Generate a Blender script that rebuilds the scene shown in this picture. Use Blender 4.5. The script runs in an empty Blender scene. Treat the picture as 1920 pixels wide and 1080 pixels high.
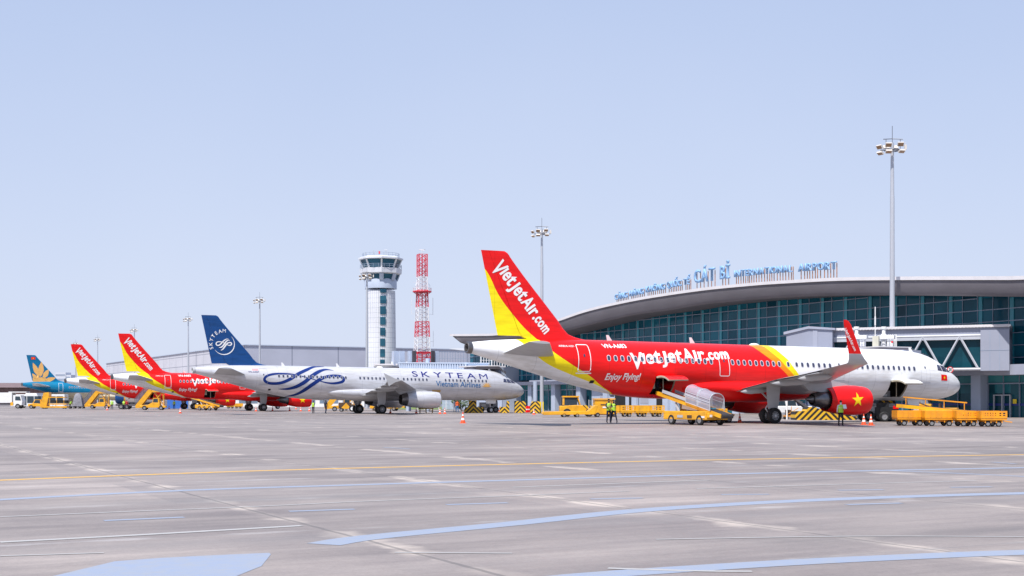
import bpy, bmesh, math, random
from mathutils import Vector, Matrix
random.seed(7)
R = math.radians
scene = bpy.context.scene
C = scene.collection
# ---------------------------------------------------------------- camera
F, Y0, HC = 2400.0, 750.5, 1.69          # focal length in photo pixels, horizon row, eye height
cam_d = bpy.data.cameras.new("camera")
cam = bpy.data.objects.new("camera", cam_d); C.objects.link(cam)
cam.location = (0, 0, HC); cam.rotation_euler = (R(90), 0, 0)
cam_d.sensor_width = 36; cam_d.lens = 36 * F / 1920
cam_d.shift_y = (Y0 - 540) / 1920
cam_d.clip_start = 0.3; cam_d.clip_end = 9000
scene.camera = cam
# ---------------------------------------------------------------- sky and sun
SUN_EL, SUN_AZ = R(60), R(-152)            # azimuth measured from +Y towards +X
world = bpy.data.worlds.new("World"); scene.world = world; world.use_nodes = True
wn, wl = world.node_tree.nodes, world.node_tree.links
bg = wn["Background"]
sky = wn.new("ShaderNodeTexSky"); sky.sky_type = 'NISHITA'; sky.sun_disc = False
sky.sun_elevation = SUN_EL; sky.sun_rotation = SUN_AZ
sky.altitude = 0; sky.air_density = 1.1; sky.dust_density = 2.2; sky.ozone_density = 2.2
mixs = wn.new("ShaderNodeMix"); mixs.data_type = 'RGBA'; mixs.inputs[0].default_value = 0.85
stc = wn.new("ShaderNodeTexCoord"); ssx = wn.new("ShaderNodeSeparateXYZ"); wl.new(stc.outputs["Generated"], ssx.inputs[0])
sr_ = wn.new("ShaderNodeValToRGB"); sr_.color_ramp.elements[0].position = 0; sr_.color_ramp.elements[1].position = .55
sr_.color_ramp.elements[0].color = (.665, .73, .90, 1); sr_.color_ramp.elements[1].color = (.33, .455, .745, 1)   # milky humid veil, paler towards the horizon
snz = wn.new("ShaderNodeTexNoise"); snz.inputs["Scale"].default_value = 2.2; snz.inputs["Detail"].default_value = 5; wl.new(stc.outputs["Generated"], snz.inputs[0])
sma = wn.new("ShaderNodeMath"); sma.operation = 'MULTIPLY_ADD'; sma.inputs[1].default_value = .16; sma.inputs[2].default_value = -.08; wl.new(snz.outputs[0], sma.inputs[0])
sad = wn.new("ShaderNodeMath"); sad.operation = 'ADD'; wl.new(ssx.outputs[2], sad.inputs[0]); wl.new(sma.outputs[0], sad.inputs[1]); wl.new(sad.outputs[0], sr_.inputs[0])
smul = wn.new("ShaderNodeVectorMath"); smul.operation = 'SCALE'; smul.inputs[3].default_value = 10.9; wl.new(sr_.outputs[0], smul.inputs[0]); wl.new(smul.outputs[0], mixs.inputs[7])
wl.new(sky.outputs[0], mixs.inputs[6]); wl.new(mixs.outputs[2], bg.inputs[0])
bg.inputs[1].default_value = 0.08
sun_d = bpy.data.lights.new("sun", 'SUN'); sun = bpy.data.objects.new("sun", sun_d); C.objects.link(sun)
sun_d.energy = 4.7; sun_d.angle = R(0.8); sun_d.color = (1, .955, .89)
sd = Vector((math.sin(SUN_AZ) * math.cos(SUN_EL), math.cos(SUN_AZ) * math.cos(SUN_EL), math.sin(SUN_EL)))
sun.rotation_euler = sd.to_track_quat('Z', 'Y').to_euler()
scene.view_settings.view_transform = 'Standard'; scene.view_settings.look = 'None'
scene.view_settings.exposure = 0.4; scene.view_settings.gamma = 1
scene.view_settings.use_curve_mapping = False
scene.cycles.max_bounces = 6; scene.cycles.diffuse_bounces = 3; scene.cycles.glossy_bounces = 3
scene.cycles.transparent_max_bounces = 8
# ---------------------------------------------------------------- materials
MATS = {}
def nodes_of(m): return m.node_tree.nodes, m.node_tree.links
def mat(name, col, rough=.5, metal=0., var=.12, scale=1.5, coat=0., spec=.5, alpha=1., stretch=(1, 1, 1), dirt=None):
    """plain paint / metal / fabric with procedural variation of its own colour and roughness"""
    if name in MATS: return MATS[name]
    m = bpy.data.materials.new(name); m.use_nodes = True; n, l = nodes_of(m); b = n["Principled BSDF"]
    tc = n.new("ShaderNodeTexCoord"); mp = n.new("ShaderNodeMapping"); mp.inputs[3].default_value = stretch
    nz = n.new("ShaderNodeTexNoise"); nz.inputs["Scale"].default_value = scale; nz.inputs["Detail"].default_value = 6
    rp = n.new("ShaderNodeValToRGB")
    d = dirt or tuple(c * (1 - var) for c in col)
    rp.color_ramp.elements[0].position = .3; rp.color_ramp.elements[1].position = .62
    rp.color_ramp.elements[0].color = (*[c * (1 - var) for c in col], 1) if not dirt else (*d, 1)
    rp.color_ramp.elements[1].color = (*col, 1)
    l.new(tc.outputs["Object"], mp.inputs[0]); l.new(mp.outputs[0], nz.inputs[0]); l.new(nz.outputs[0], rp.inputs[0])
    l.new(rp.outputs[0], b.inputs["Base Color"])
    mr = n.new("ShaderNodeMapRange"); mr.inputs[3].default_value = min(1, rough * 1.25); mr.inputs[4].default_value = rough * .85
    l.new(nz.outputs[0], mr.inputs[0]); l.new(mr.outputs[0], b.inputs["Roughness"])
    b.inputs["Metallic"].default_value = metal; b.inputs["Coat Weight"].default_value = coat
    b.inputs["Specular IOR Level"].default_value = spec; b.inputs["Alpha"].default_value = alpha
    MATS[name] = m; return m

def curve_mat(name, curves, cols, zr, sr, rough=.34, coat=.05):
    """aircraft paint: colour bands bounded by painted lines x = B(z) along the hull.
    curves: list (from nose to tail) of [(s,z)...]; cols: len(curves)+1 colours"""
    m = bpy.data.materials.new(name); m.use_nodes = True; n, l = nodes_of(m); b = n["Principled BSDF"]
    tc = n.new("ShaderNodeTexCoord"); sx = n.new("ShaderNodeSeparateXYZ"); l.new(tc.outputs["Object"], sx.inputs[0])
    neg = n.new("ShaderNodeMath"); neg.operation = 'MULTIPLY'; neg.inputs[1].default_value = -1; l.new(sx.outputs[0], neg.inputs[0])
    zn = n.new("ShaderNodeMapRange"); zn.inputs[1].default_value = zr[0]; zn.inputs[2].default_value = zr[1]; l.new(sx.outputs[2], zn.inputs[0])
    prev = None
    col0 = n.new("ShaderNodeRGB"); col0.outputs[0].default_value = (*cols[0], 1); cur = col0.outputs[0]
    for cv, cc in zip(curves, cols[1:]):
        fc = n.new("ShaderNodeFloatCurve"); c = fc.mapping.curves[0]
        pts = sorted([((z - zr[0]) / (zr[1] - zr[0]), (s - sr[0]) / (sr[1] - sr[0])) for s, z in cv])
        c.points[0].location = pts[0]; c.points[1].location = pts[-1]
        for p in pts[1:-1]: c.points.new(*p)
        fc.mapping.update()
        l.new(zn.outputs[0], fc.inputs[1])
        sb = n.new("ShaderNodeMapRange"); sb.inputs[3].default_value = sr[0]; sb.inputs[4].default_value = sr[1]; l.new(fc.outputs[0], sb.inputs[0])
        gt = n.new("ShaderNodeMath"); gt.operation = 'GREATER_THAN'; l.new(neg.outputs[0], gt.inputs[0]); l.new(sb.outputs[0], gt.inputs[1])
        mx = n.new("ShaderNodeMix"); mx.data_type = 'RGBA'; l.new(gt.outputs[0], mx.inputs[0]); l.new(cur, mx.inputs[6]); mx.inputs[7].default_value = (*cc, 1)
        cur = mx.outputs[2]
    # grime streaks, skin-panel tint and faint panel lines
    mp = n.new("ShaderNodeMapping"); mp.inputs[3].default_value = (.5, 2.2, 3.5); l.new(tc.outputs["Object"], mp.inputs[0])
    nz = n.new("ShaderNodeTexNoise"); nz.inputs["Scale"].default_value = 1.3; nz.inputs["Detail"].default_value = 8; l.new(mp.outputs[0], nz.inputs[0])
    rp = n.new("ShaderNodeValToRGB"); rp.color_ramp.elements[0].position = .32; rp.color_ramp.elements[1].position = .6
    rp.color_ramp.elements[0].color = (.82, .805, .78, 1); rp.color_ramp.elements[1].color = (1, 1, 1, 1); l.new(nz.outputs[0], rp.inputs[0])
    m2 = n.new("ShaderNodeMix"); m2.data_type = 'RGBA'; m2.blend_type = 'MULTIPLY'; m2.inputs[0].default_value = 1
    l.new(cur, m2.inputs[6]); l.new(rp.outputs[0], m2.inputs[7]); cur = m2.outputs[2]
    # frame joints every 2.67 m
    md = n.new("ShaderNodeMath"); md.operation = 'PINGPONG'; md.inputs[1].default_value = 1.335; l.new(neg.outputs[0], md.inputs[0])
    lt = n.new("ShaderNodeMath"); lt.operation = 'LESS_THAN'; lt.inputs[1].default_value = .016; l.new(md.outputs[0], lt.inputs[0])
    m3 = n.new("ShaderNodeMix"); m3.data_type = 'RGBA'; m3.blend_type = 'MULTIPLY'
    sc_ = n.new("ShaderNodeMath"); sc_.operation = 'MULTIPLY'; sc_.inputs[1].default_value = .34; l.new(lt.outputs[0], sc_.inputs[0]); l.new(sc_.outputs[0], m3.inputs[0])
    l.new(cur, m3.inputs[6]); m3.inputs[7].default_value = (.3, .3, .32, 1); cur = m3.outputs[2]
    l.new(cur, b.inputs["Base Color"]); b.inputs["Roughness"].default_value = rough
    b.inputs["Coat Weight"].default_value = coat; b.inputs["Coat Roughness"].default_value = .12; b.inputs["Specular IOR Level"].default_value = .3
    bm_ = n.new("ShaderNodeBump"); bm_.inputs["Strength"].default_value = .06; bm_.inputs["Distance"].default_value = .05
    l.new(nz.outputs[0], bm_.inputs["Height"]); l.new(bm_.outputs[0], b.inputs["Normal"])
    return m
# ---------------------------------------------------------------- mesh builder
class MB:
    def __init__(s, M=None): s.v = []; s.f = []; s.mi = []; s.m = 0; s.M = M or Matrix()
    def add(s, pts, faces):
        k = len(s.v); s.v += [s.M @ Vector(p) for p in pts]
        for f in faces: s.f.append([i + k for i in f]); s.mi.append(s.m)
        return s
    def box(s, x0, y0, z0, x1, y1, z1, m=None):
        if m is not None: s.m = m
        x0, x1 = min(x0, x1), max(x0, x1); y0, y1 = min(y0, y1), max(y0, y1); z0, z1 = min(z0, z1), max(z0, z1)
        return s.add([(x0, y0, z0), (x1, y0, z0), (x1, y1, z0), (x0, y1, z0), (x0, y0, z1), (x1, y0, z1), (x1, y1, z1), (x0, y1, z1)],
              [(0, 3, 2, 1), (4, 5, 6, 7), (0, 1, 5, 4), (1, 2, 6, 5), (2, 3, 7, 6), (3, 0, 4, 7)])
    def bar(s, p, q, r, r2=None, n=8, m=None, cap=True):
        if m is not None: s.m = m
        p, q = Vector(p), Vector(q); d = (q - p).normalized(); a = d.orthogonal().normalized(); b = d.cross(a)
        r2 = r if r2 is None else r2
        P = [p + (a * math.cos(2 * math.pi * i / n) + b * math.sin(2 * math.pi * i / n)) * r for i in range(n)] + \
            [q + (a * math.cos(2 * math.pi * i / n) + b * math.sin(2 * math.pi * i / n)) * r2 for i in range(n)]
        Fc = [(i, (i + 1) % n, n + (i + 1) % n, n + i) for i in range(n)]
        if cap: Fc += [tuple(range(n))[::-1], tuple(range(n, 2 * n))]
        return s.add(P, Fc)
    def beam(s, p, q, w, h, m=None, up=(0, 0, 1)):
        """rectangular bar from p to q"""
        if m is not None: s.m = m
        p, q = Vector(p), Vector(q); d = (q - p).normalized(); u = Vector(up)
        a = d.cross(u)
        if a.length < 1e-4: a = d.cross(Vector((1, 0, 0)))
        a.normalize(); b = a.cross(d)
        P = [x + a * i * w / 2 + b * j * h / 2 for x in (p, q) for i, j in ((-1, -1), (1, -1), (1, 1), (-1, 1))]
        return s.add(P, [(0, 3, 2, 1), (4, 5, 6, 7), (0, 1, 5, 4), (1, 2, 6, 5), (2, 3, 7, 6), (3, 0, 4, 7)])
    def path(s, pts, r, n=6, m=None):
        for a, b in zip(pts, pts[1:]): s.bar(a, b, r, n=n, m=m)
        return s
    def rings(s, rs, closed=True, cap0=False, cap1=False, m=None, flip=False):
        if m is not None: s.m = m
        n = len(rs[0]); P = [p for r in rs for p in r]; Fc = []
        for i in range(len(rs) - 1):
            for j in range(n if closed else n - 1):
                a, b, c, d = i * n + j, i * n + (j + 1) % n, (i + 1) * n + (j + 1) % n, (i + 1) * n + j
                Fc.append((a, b, c, d) if not flip else (d, c, b, a))
        if cap0: Fc.append(tuple(range(n))[::-1])
        if cap1: Fc.append(tuple(range((len(rs) - 1) * n, len(rs) * n)))
        return s.add(P, Fc)
    def lathe(s, prof, o, axis, n=24, m=None, cap0=False, cap1=False):
        """prof: (distance along axis, radius)"""
        o, ax = Vector(o), Vector(axis).normalized(); a = ax.orthogonal().normalized(); b = ax.cross(a)
        rs = [[o + ax * d + (a * math.cos(2 * math.pi * i / n) + b * math.sin(2 * math.pi * i / n)) * max(r, 1e-4) for i in range(n)] for d, r in prof]
        return s.rings(rs, True, cap0, cap1, m)
    def prism(s, pts, vec, m=None):
        if m is not None: s.m = m
        v = Vector(vec); n = len(pts); P = [Vector(p) for p in pts]; P += [p + v for p in P]
        return s.add(P, [tuple(range(n))[::-1], tuple(range(n, 2 * n))] + [(i, (i + 1) % n, n + (i + 1) % n, n + i) for i in range(n)])
    def ball(s, c, r, n=10, m=None, sc=(1, 1, 1)):
        c = Vector(c)
        rs = [[c + Vector((math.sin(t) * math.cos(p) * r * sc[0], math.sin(t) * math.sin(p) * r * sc[1], -math.cos(t) * r * sc[2]))
               for p in [2 * math.pi * i / n for i in range(n)]] for t in [max(.001, min(math.pi - .001, math.pi * k / (n // 2))) for k in range(n // 2 + 1)]]
        return s.rings(rs, m=m)
    def build(s, name, mats, parent=None, smooth=35, bevel=0, fix=True):
        me = bpy.data.meshes.new(name); me.from_pydata([tuple(v) for v in s.v], [], s.f)
        if not isinstance(mats, (list, tuple)): mats = [mats]
        for m in mats: me.materials.append(m)
        me.polygons.foreach_set("material_index", s.mi)
        if fix:
            b = bmesh.new(); b.from_mesh(me); bmesh.ops.recalc_face_normals(b, faces=b.faces); b.to_mesh(me); b.free()
        if smooth:
            me.shade_smooth(); me.set_sharp_from_angle(angle=R(smooth))
        o = bpy.data.objects.new(name, me); C.objects.link(o); o.parent = parent
        if bevel:
            bv = o.modifiers.new("bevel", 'BEVEL'); bv.width = bevel; bv.segments = 2; bv.limit_method = 'ANGLE'; bv.angle_limit = R(50)
            bv.harden_normals = False
        return o
def tag(o, label=None, cat=None, group=None, kind=None):
    if label: o["label"] = label
    if cat: o["category"] = cat
    if group: o["group"] = group
    if kind: o["kind"] = kind
    return o
def thing(name, label, cat, loc=(0, 0, 0), rz=0., group=None):
    o = bpy.data.objects.new(name, None); C.objects.link(o); o.location = loc; o.rotation_euler = (0, 0, rz)
    o.empty_display_size = .5
    return tag(o, label, cat, group)
KIDS = {}
def copy_tree(o, parent=None):
    c = o.copy(); C.objects.link(c); c.parent = parent
    for ch in [x for x in bpy.data.objects if x.parent == o]: copy_tree(ch, c)
    return c
def dup(o, loc, rz, label, group=None):
    c = copy_tree(o); c.location = loc; c.rotation_euler = (0, 0, rz); c["label"] = label
    if group: c["group"] = group
    return c
def px(x, y, Z=None):
    """point of the place seen at photo pixel (x, y): on the ground, or at depth Z"""
    if Z is None: Z = F * HC / (y - Y0)
    return Vector(((x - 960) / F * Z, Z, HC + (Y0 - y) / F * Z))
# ---------------------------------------------------------------- flat artwork laid on surfaces
def text_bm(body, size=1., offset=0., shear=0., sx=1., spacing=1.):
    cu = bpy.data.curves.new("t", 'FONT'); cu.body = body; cu.size = size; cu.offset = offset; cu.shear = shear
    cu.space_character = spacing; cu.resolution_u = 4; cu.fill_mode = 'FRONT'
    ob = bpy.data.objects.new("t", cu); C.objects.link(ob)
    dg = bpy.context.evaluated_depsgraph_get(); dg.update()
    me = bpy.data.meshes.new_from_object(ob.evaluated_get(dg))
    bm = bmesh.new(); bm.from_mesh(me); bpy.data.objects.remove(ob); bpy.data.curves.remove(cu); bpy.data.meshes.remove(me)
    if sx != 1: bmesh.ops.scale(bm, vec=(sx, 1, 1), verts=bm.verts)
    return bm
def bounds(bm):
    xs = [v.co.x for v in bm.verts]; ys = [v.co.y for v in bm.verts]
    return min(xs), max(xs), min(ys), max(ys)
def join_bm(dst, src, M=None):
    if M is not None: bmesh.ops.transform(src, matrix=M, verts=src.verts)
    me = bpy.data.meshes.new("j"); src.to_mesh(me); src.free(); dst.from_mesh(me); bpy.data.meshes.remove(me)
def poly_bm(polys):
    bm = bmesh.new()
    for p in polys:
        vs = [bm.verts.new((x, y, 0)) for x, y in p]
        f = bm.faces.new(vs)
    bmesh.ops.triangulate(bm, faces=[f for f in bm.faces if len(f.verts) > 4])
    return bm
def ribbon(pts, ws, closed=False, sub=6):
    """quads along a smooth path with a varying width"""
    n = len(pts); P = []; W = []
    rng = range(n if closed else n - 1)
    for i in rng:
        g = lambda k: pts[k % n] if closed else pts[max(0, min(n - 1, k))]
        a, b, c, d = g(i - 1), g(i), g(i + 1), g(i + 2)
        for k in range(sub):
            t = k / sub
            P.append(tuple(.5 * (2 * b[q] + (c[q] - a[q]) * t + (2 * a[q] - 5 * b[q] + 4 * c[q] - d[q]) * t * t + (3 * b[q] - a[q] - 3 * c[q] + d[q]) * t ** 3) for q in (0, 1)))
            W.append(ws[i] * (1 - t) + ws[(i + 1) % n] * t)
    if closed: P.append(P[0]); W.append(W[0])
    else: P.append(pts[-1]); W.append(ws[-1])
    L = []; Rr = []
    for i, p in enumerate(P):
        a = P[max(0, i - 1)]; b = P[min(len(P) - 1, i + 1)]
        if closed and i in (0, len(P) - 1): a, b = P[-2], P[1]
        dx, dy = b[0] - a[0], b[1] - a[1]; q = math.hypot(dx, dy) or 1
        L.append((p[0] - dy / q * W[i] / 2, p[1] + dx / q * W[i] / 2)); Rr.append((p[0] + dy / q * W[i] / 2, p[1] - dx / q * W[i] / 2))
    return [[L[i], Rr[i], Rr[i + 1], L[i + 1]] for i in range(len(P) - 1)]
def star_poly(cx, cy, r, rot=90, k=.382):
    return [[(cx + r * (1 if i % 2 == 0 else k) * math.cos(R(rot + 36 * i)), cy + r * (1 if i % 2 == 0 else k) * math.sin(R(rot + 36 * i))) for i in range(10)]]
def drape(bm, fn, name, mats, parent, du=None, dv=.14, smooth=True, mi=0):
    """cut flat artwork along a grid and lay it on the surface fn(u, v) -> local point"""
    x0, x1, y0, y1 = bounds(bm)
    def cuts(a, b, st, no):
        k = math.floor(a / st) + 1
        while k * st < b:
            co = (k * st, 0, 0) if no[0] else (0, k * st, 0)
            bmesh.ops.bisect_plane(bm, geom=bm.verts[:] + bm.edges[:] + bm.faces[:], plane_co=co, plane_no=no); k += 1
    if dv: cuts(y0, y1, dv, (0, 1, 0))
    if du: cuts(x0, x1, du, (1, 0, 0))
    for v in bm.verts: v.co = Vector(fn(v.co.x, v.co.y))
    me = bpy.data.meshes.new(name); bm.to_mesh(me); bm.free()
    if not isinstance(mats, (list, tuple)): mats = [mats]
    for m in mats: me.materials.append(m)
    if smooth: me.shade_smooth()
    o = bpy.data.objects.new(name, me); C.objects.link(o); o.parent = parent
    return o
# ---------------------------------------------------------------- aircraft hull shape (metres from the nose, height above ground)
def herm(P):
    n = len(P); d = [(P[i + 1][1] - P[i][1]) / (P[i + 1][0] - P[i][0]) for i in range(n - 1)]
    m = [d[0]] + [0 if d[i - 1] * d[i] <= 0 else 2 * d[i - 1] * d[i] / (d[i - 1] + d[i]) for i in range(1, n - 1)] + [d[-1]]
    def f(x):
        if x <= P[0][0]: return P[0][1]
        if x >= P[-1][0]: return P[-1][1]
        i = 0
        while P[i + 1][0] < x: i += 1
        h = P[i + 1][0] - P[i][0]; t = (x - P[i][0]) / h
        return (2 * t ** 3 - 3 * t * t + 1) * P[i][1] + (t ** 3 - 2 * t * t + t) * h * m[i] + (-2 * t ** 3 + 3 * t * t) * P[i + 1][1] + (t ** 3 - t * t) * h * m[i + 1]
    return f
ZB = herm([(0, 2.97), (.08, 2.74), (.3, 2.52), (.8, 2.25), (1.6, 2.02), (2.6, 1.88), (4, 1.79), (6, 1.76), (30, 1.76), (32, 1.86), (34, 2.12), (36, 2.52), (38.5, 3.12), (41, 3.78), (43, 4.32), (44.5, 4.72)])
ZT = herm([(0, 2.97), (.08, 3.24), (.3, 3.52), (.8, 3.9), (1.5, 4.26), (1.9, 4.46), (2.9, 5.03), (3.7, 5.38), (5, 5.69), (6.5, 5.82), (8, 5.86), (37, 5.86), (40, 5.8), (42, 5.7), (43.5, 5.58), (44.5, 5.46)])
WD = herm([(0, 0), (.08, .27), (.3, .56), (.8, .95), (1.6, 1.33), (2.6, 1.62), (4, 1.85), (5.5, 1.95), (7, 1.975), (31, 1.975), (34, 1.86), (37, 1.55), (40, 1.1), (42.5, .7), (44.5, .37)])
TL = lambda s: .006 * (s - 22)                        # the aircraft stands slightly nose down
def hull_t(s, z, eps=.012):
    """half breadth of the hull at real height z, with the outward offset"""
    z0 = z - TL(s); a, b = ZT(s), ZB(s); m = (a + b) / 2; r = max(.01, (a - b) / 2); q = max(-1, min(1, (z0 - m) / r)); w = max(.01, WD(s))
    t = w * math.sqrt(1 - q * q); nx, nz = t / w / w, (z0 - m) / r / r; L = math.hypot(nx, nz) or 1
    return t + eps * nx / L, z + eps * nz / L
def hull(x, v):
    t, z = hull_t(-x, v); return (x, -t, z)
def fin_sec(le, te, z, f0, f1, thk, n=9):
    """closed airfoil slice between chord fractions f0..f1"""
    c = te - le
    def T(f): f = max(0, min(1, f)); return 5 * thk * c * (.2969 * math.sqrt(f) - .126 * f - .3516 * f * f + .2843 * f ** 3 - .1015 * f ** 4)
    fr = [f0 + (f1 - f0) * (k / n) ** (1.6 if f0 == 0 else 1) for k in range(n + 1)]
    return [(-(le + f * c), -max(T(f), .004), z) for f in fr] + [(-(le + f * c), max(T(f), .004), z) for f in fr[::-1]]
FLE = herm([(5.5, 34.4), (5.9, 35.4), (6.05, 36.3), (6.3, 37.0), (7.27, 37.85), (11.45, 41.52), (11.7, 41.7), (11.84, 41.95)])
FTE = lambda z: 42.42 + (z - 5.8) * .2165
FIN_T = .085
def fin_surf(x, v, side=-1):
    le, te = FLE(v), FTE(v); c = te - le; f = max(0.0, min(1, (-x - le) / c))
    T = 5 * FIN_T * c * (.2969 * math.sqrt(f) - .126 * f - .3516 * f * f + .2843 * f ** 3 - .1015 * f ** 4)
    return (x, side * (max(T, 0) + .02), v)
def rring(x0, x1, z0, z1, r, w, k=5):
    def loop(a, b, c, d, r): return [(cx + r * math.cos(R(t)), cy + r * math.sin(R(t))) for cx, cy, t0 in ((b - r, d - r, 0), (a + r, d - r, 90), (a + r, c + r, 180), (b - r, c + r, 270)) for t in [t0 + 90 * i / k for i in range(k + 1)]]
    o = loop(x0, x1, z0, z1, r); i = loop(x0 + w, x1 - w, z0 + w, z1 - w, max(.01, r - w)); n = len(o)
    return [[o[j], o[(j + 1) % n], i[(j + 1) % n], i[j]] for j in range(n)]
def rrect(x0, x1, z0, z1, r, k=5):
    return [[(cx + r * math.cos(R(t)), cy + r * math.sin(R(t))) for cx, cy, t0 in ((x1 - r, z1 - r, 0), (x0 + r, z1 - r, 90), (x0 + r, z0 + r, 180), (x1 - r, z0 + r, 270)) for t in [t0 + 90 * i / k for i in range(k + 1)]]]
def fit(bm, x0, x1, y, rot=0, h=None):
    """move flat artwork so that it spans x0..x1 from height y"""
    a, b, c, d = bounds(bm); k = (x1 - x0) / (b - a); ky = k if h is None else h / (d - c)
    for v in bm.verts:
        X, Y = (v.co.x - a) * k, (v.co.y - c) * ky
        v.co = Vector((x0 + X * math.cos(rot) - Y * math.sin(rot), y + X * math.sin(rot) + Y * math.cos(rot), 0))
    return bm
def logo_bm(off=.034):
    """heavy slanted wordmark of large and small capitals"""
    bm = bmesh.new(); x = 0
    for ch, size, dy, sx, gap in (("V", 1.5, -.30, .92, -.13), ("I", .92, .02, 1.3, .025), ("e", 1.3, 0, 1.0, .02), ("t", 1.36, 0, 1.1, .0), ("\u0237", 1.36, -.02, 1.2, .02), ("e", 1.3, 0, 1.0, .02), ("t", 1.36, 0, 1.1, .02),
                                  ("A", 1.2, 0, .92, .03), ("I", .98, 0, 1.3, .03), ("r", 1.26, 0, 1.1, -.02), (".", 1.1, 0, 1.1, .045), ("c", 1.0, .03, .92, .035), ("o", 1.0, .03, .92, .035), ("m", 1.0, .03, .92, 0)):
        b = text_bm(ch, size, off, .1, sx); a0, a1, _, _ = bounds(b)
        join_bm(bm, b, Matrix.Translation((x - a0, dy, 0))); x += a1 - a0 + gap
    return bm
def place_line(bm, p, q, h=None):
    """artwork baseline from p to q in (x, z) art coordinates"""
    a, b, c, d = bounds(bm); L = math.hypot(q[0] - p[0], q[1] - p[1]); k = L / (b - a); ky = k if h is None else h
    ca, sa = (q[0] - p[0]) / L, (q[1] - p[1]) / L
    for v in bm.verts:
        X, Y = (v.co.x - a) * k, v.co.y * ky
        v.co = Vector((p[0] + X * ca - Y * sa, p[1] + X * sa + Y * ca, 0))
    return bm
RED, YEL, ORG, WHT = (.80, .006, .006), (.92, .74, .005), (.88, .26, .003), (.80, .81, .83)
M_redfus = curve_mat("red_yellow_white_aircraft_paint",
    [[(19.9, 5.95), (19.82, 5.78), (19.53, 5.22), (19.11, 4.73), (18.79, 4.24), (18.37, 3.76), (16.6, 1.7)],
     [(20.9, 5.95), (20.65, 5.81), (20.37, 5.3), (19.88, 4.76), (19.36, 4.14), (18.81, 3.66), (17.0, 1.7)],
     [(21.9, 5.95), (21.74, 5.83), (21.48, 5.41), (20.77, 4.75), (20.02, 4.14), (19.37, 3.61), (17.4, 1.7)],
     [(39.7, 5.95), (39.49, 5.78), (39.04, 5.19), (37.76, 4.3), (36.12, 3.41), (34.5, 2.51), (32.2, 1.7)],
     [(41.3, 5.95), (41.09, 5.75), (40.65, 5.29), (39.21, 4.16), (37.62, 3.53), (35.32, 2.77), (32.6, 1.7)]],
    [WHT, YEL, ORG, RED, YEL, WHT], (1.7, 5.95), (0, 45))
M_redfin = curve_mat("red_yellow_fin_paint", [[(45, 12), (43.42, 10.55), (42.36, 8.74), (41.34, 7.5), (40.48, 6.61), (39.61, 5.9), (39.2, 5.5)]], [RED, YEL], (5.5, 12), (34, 46))
M_silver = curve_mat("silver_white_aircraft_paint", [], [(.60, .60, .635)], (1.7, 6), (0, 45), rough=.42); M_silver.node_tree.nodes["Principled BSDF"].inputs["Metallic"].default_value = .25
M_whitefus = curve_mat("white_aircraft_paint", [], [WHT], (1.7, 6), (0, 45))
M_bluefin = curve_mat("deep_blue_fin_paint", [], [(.006, .058, .21)], (1.7, 6), (0, 45))
M_tealfus = curve_mat("teal_over_cream_aircraft_paint", [[(60, 6.2), (60, 3.7), (60, 3.44), (-5, 3.40), (-5, 3.0), (-5, 1.6)]], [(.0, .17, .33), (.62, .55, .40)], (1.6, 6.2), (-5, 60))
M_tealfin = curve_mat("teal_fin_paint", [], [(.0, .14, .30)], (1.7, 6), (0, 45))
M_grey = mat("aircraft_grey_paint", (.43, .435, .45), .38, var=.1, scale=1.2, coat=.2, stretch=(.6, 3, 3))
M_greyd = mat("aircraft_underside_grey", (.42, .43, .45), .45, var=.14, scale=1.5, stretch=(.6, 3, 3))
M_white = mat("white_enamel", (.80, .80, .80), .35, var=.05)
M_redp = mat("red_enamel", RED, .34, var=.08, coat=.05, spec=.3)
M_yelp = mat("yellow_emblem_paint", (.95, .66, .0), .35, var=.04)
M_gold = mat("gold_emblem_paint", (.72, .40, .12), .4, var=.05)
M_navy = mat("navy_marking_paint", (.006, .028, .17), .55, var=.06, spec=.2)
M_navyw = mat("navy_lettering_paint", (.015, .02, .16), .55, var=.06, spec=.2)
M_blk = mat("black_rubber", (.016, .016, .018), .75, var=.3, scale=6)
M_dark = mat("dark_interior", (.012, .012, .014), .8, var=.3)
M_hold = mat("cargo_hold_lining", (.06, .06, .062), .7, var=.25, scale=2)
M_holdl = mat("cream_door_lining", (.50, .46, .36), .6, var=.2, scale=3)
M_glassd = mat("dark_cabin_glass", (.045, .05, .095), .12, var=.1, spec=.6)
M_wframe = mat("window_surround_grey", (.55, .56, .60), .4, var=.05)
M_steel = mat("heat_tinted_steel", (.20, .19, .19), .32, metal=.85, var=.3, scale=3)
M_alu = mat("brushed_aluminium", (.66, .67, .69), .3, metal=.7, var=.08, scale=4)
M_rim = mat("grey_wheel_rim", (.28, .28, .29), .45, metal=.3, var=.15)
M_strut = mat("pale_grey_gear_paint", (.60, .61, .63), .4, var=.1)
def wing_profile(le, chord, t, z, thk, dn=(0, 0, 1), twist=0., n=10):
    up = Vector(dn); P = []
    for k in list(range(n + 1)) + list(range(n - 1, 0, -1)):
        pass
    fr = [(k / n) ** 1.7 for k in range(n + 1)]
    Y = lambda f: 5 * thk * chord * (.2969 * math.sqrt(f) - .126 * f - .3516 * f * f + .2843 * f ** 3 - .1036 * f ** 4)
    top = [Vector((-(le + f * chord), 0, 0)) + up * (Y(f) * 1.15 + .02 * chord * math.sin(math.pi * f)) for f in fr]
    bot = [Vector((-(le + f * chord), 0, 0)) - up * (Y(f) * .85 - .004) for f in fr[1:-1]][::-1]
    return [p + Vector((0, -t, z)) + Vector((0, 0, -math.tan(twist) * (-p.x - le - chord * .3))) for p in top + bot]
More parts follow.
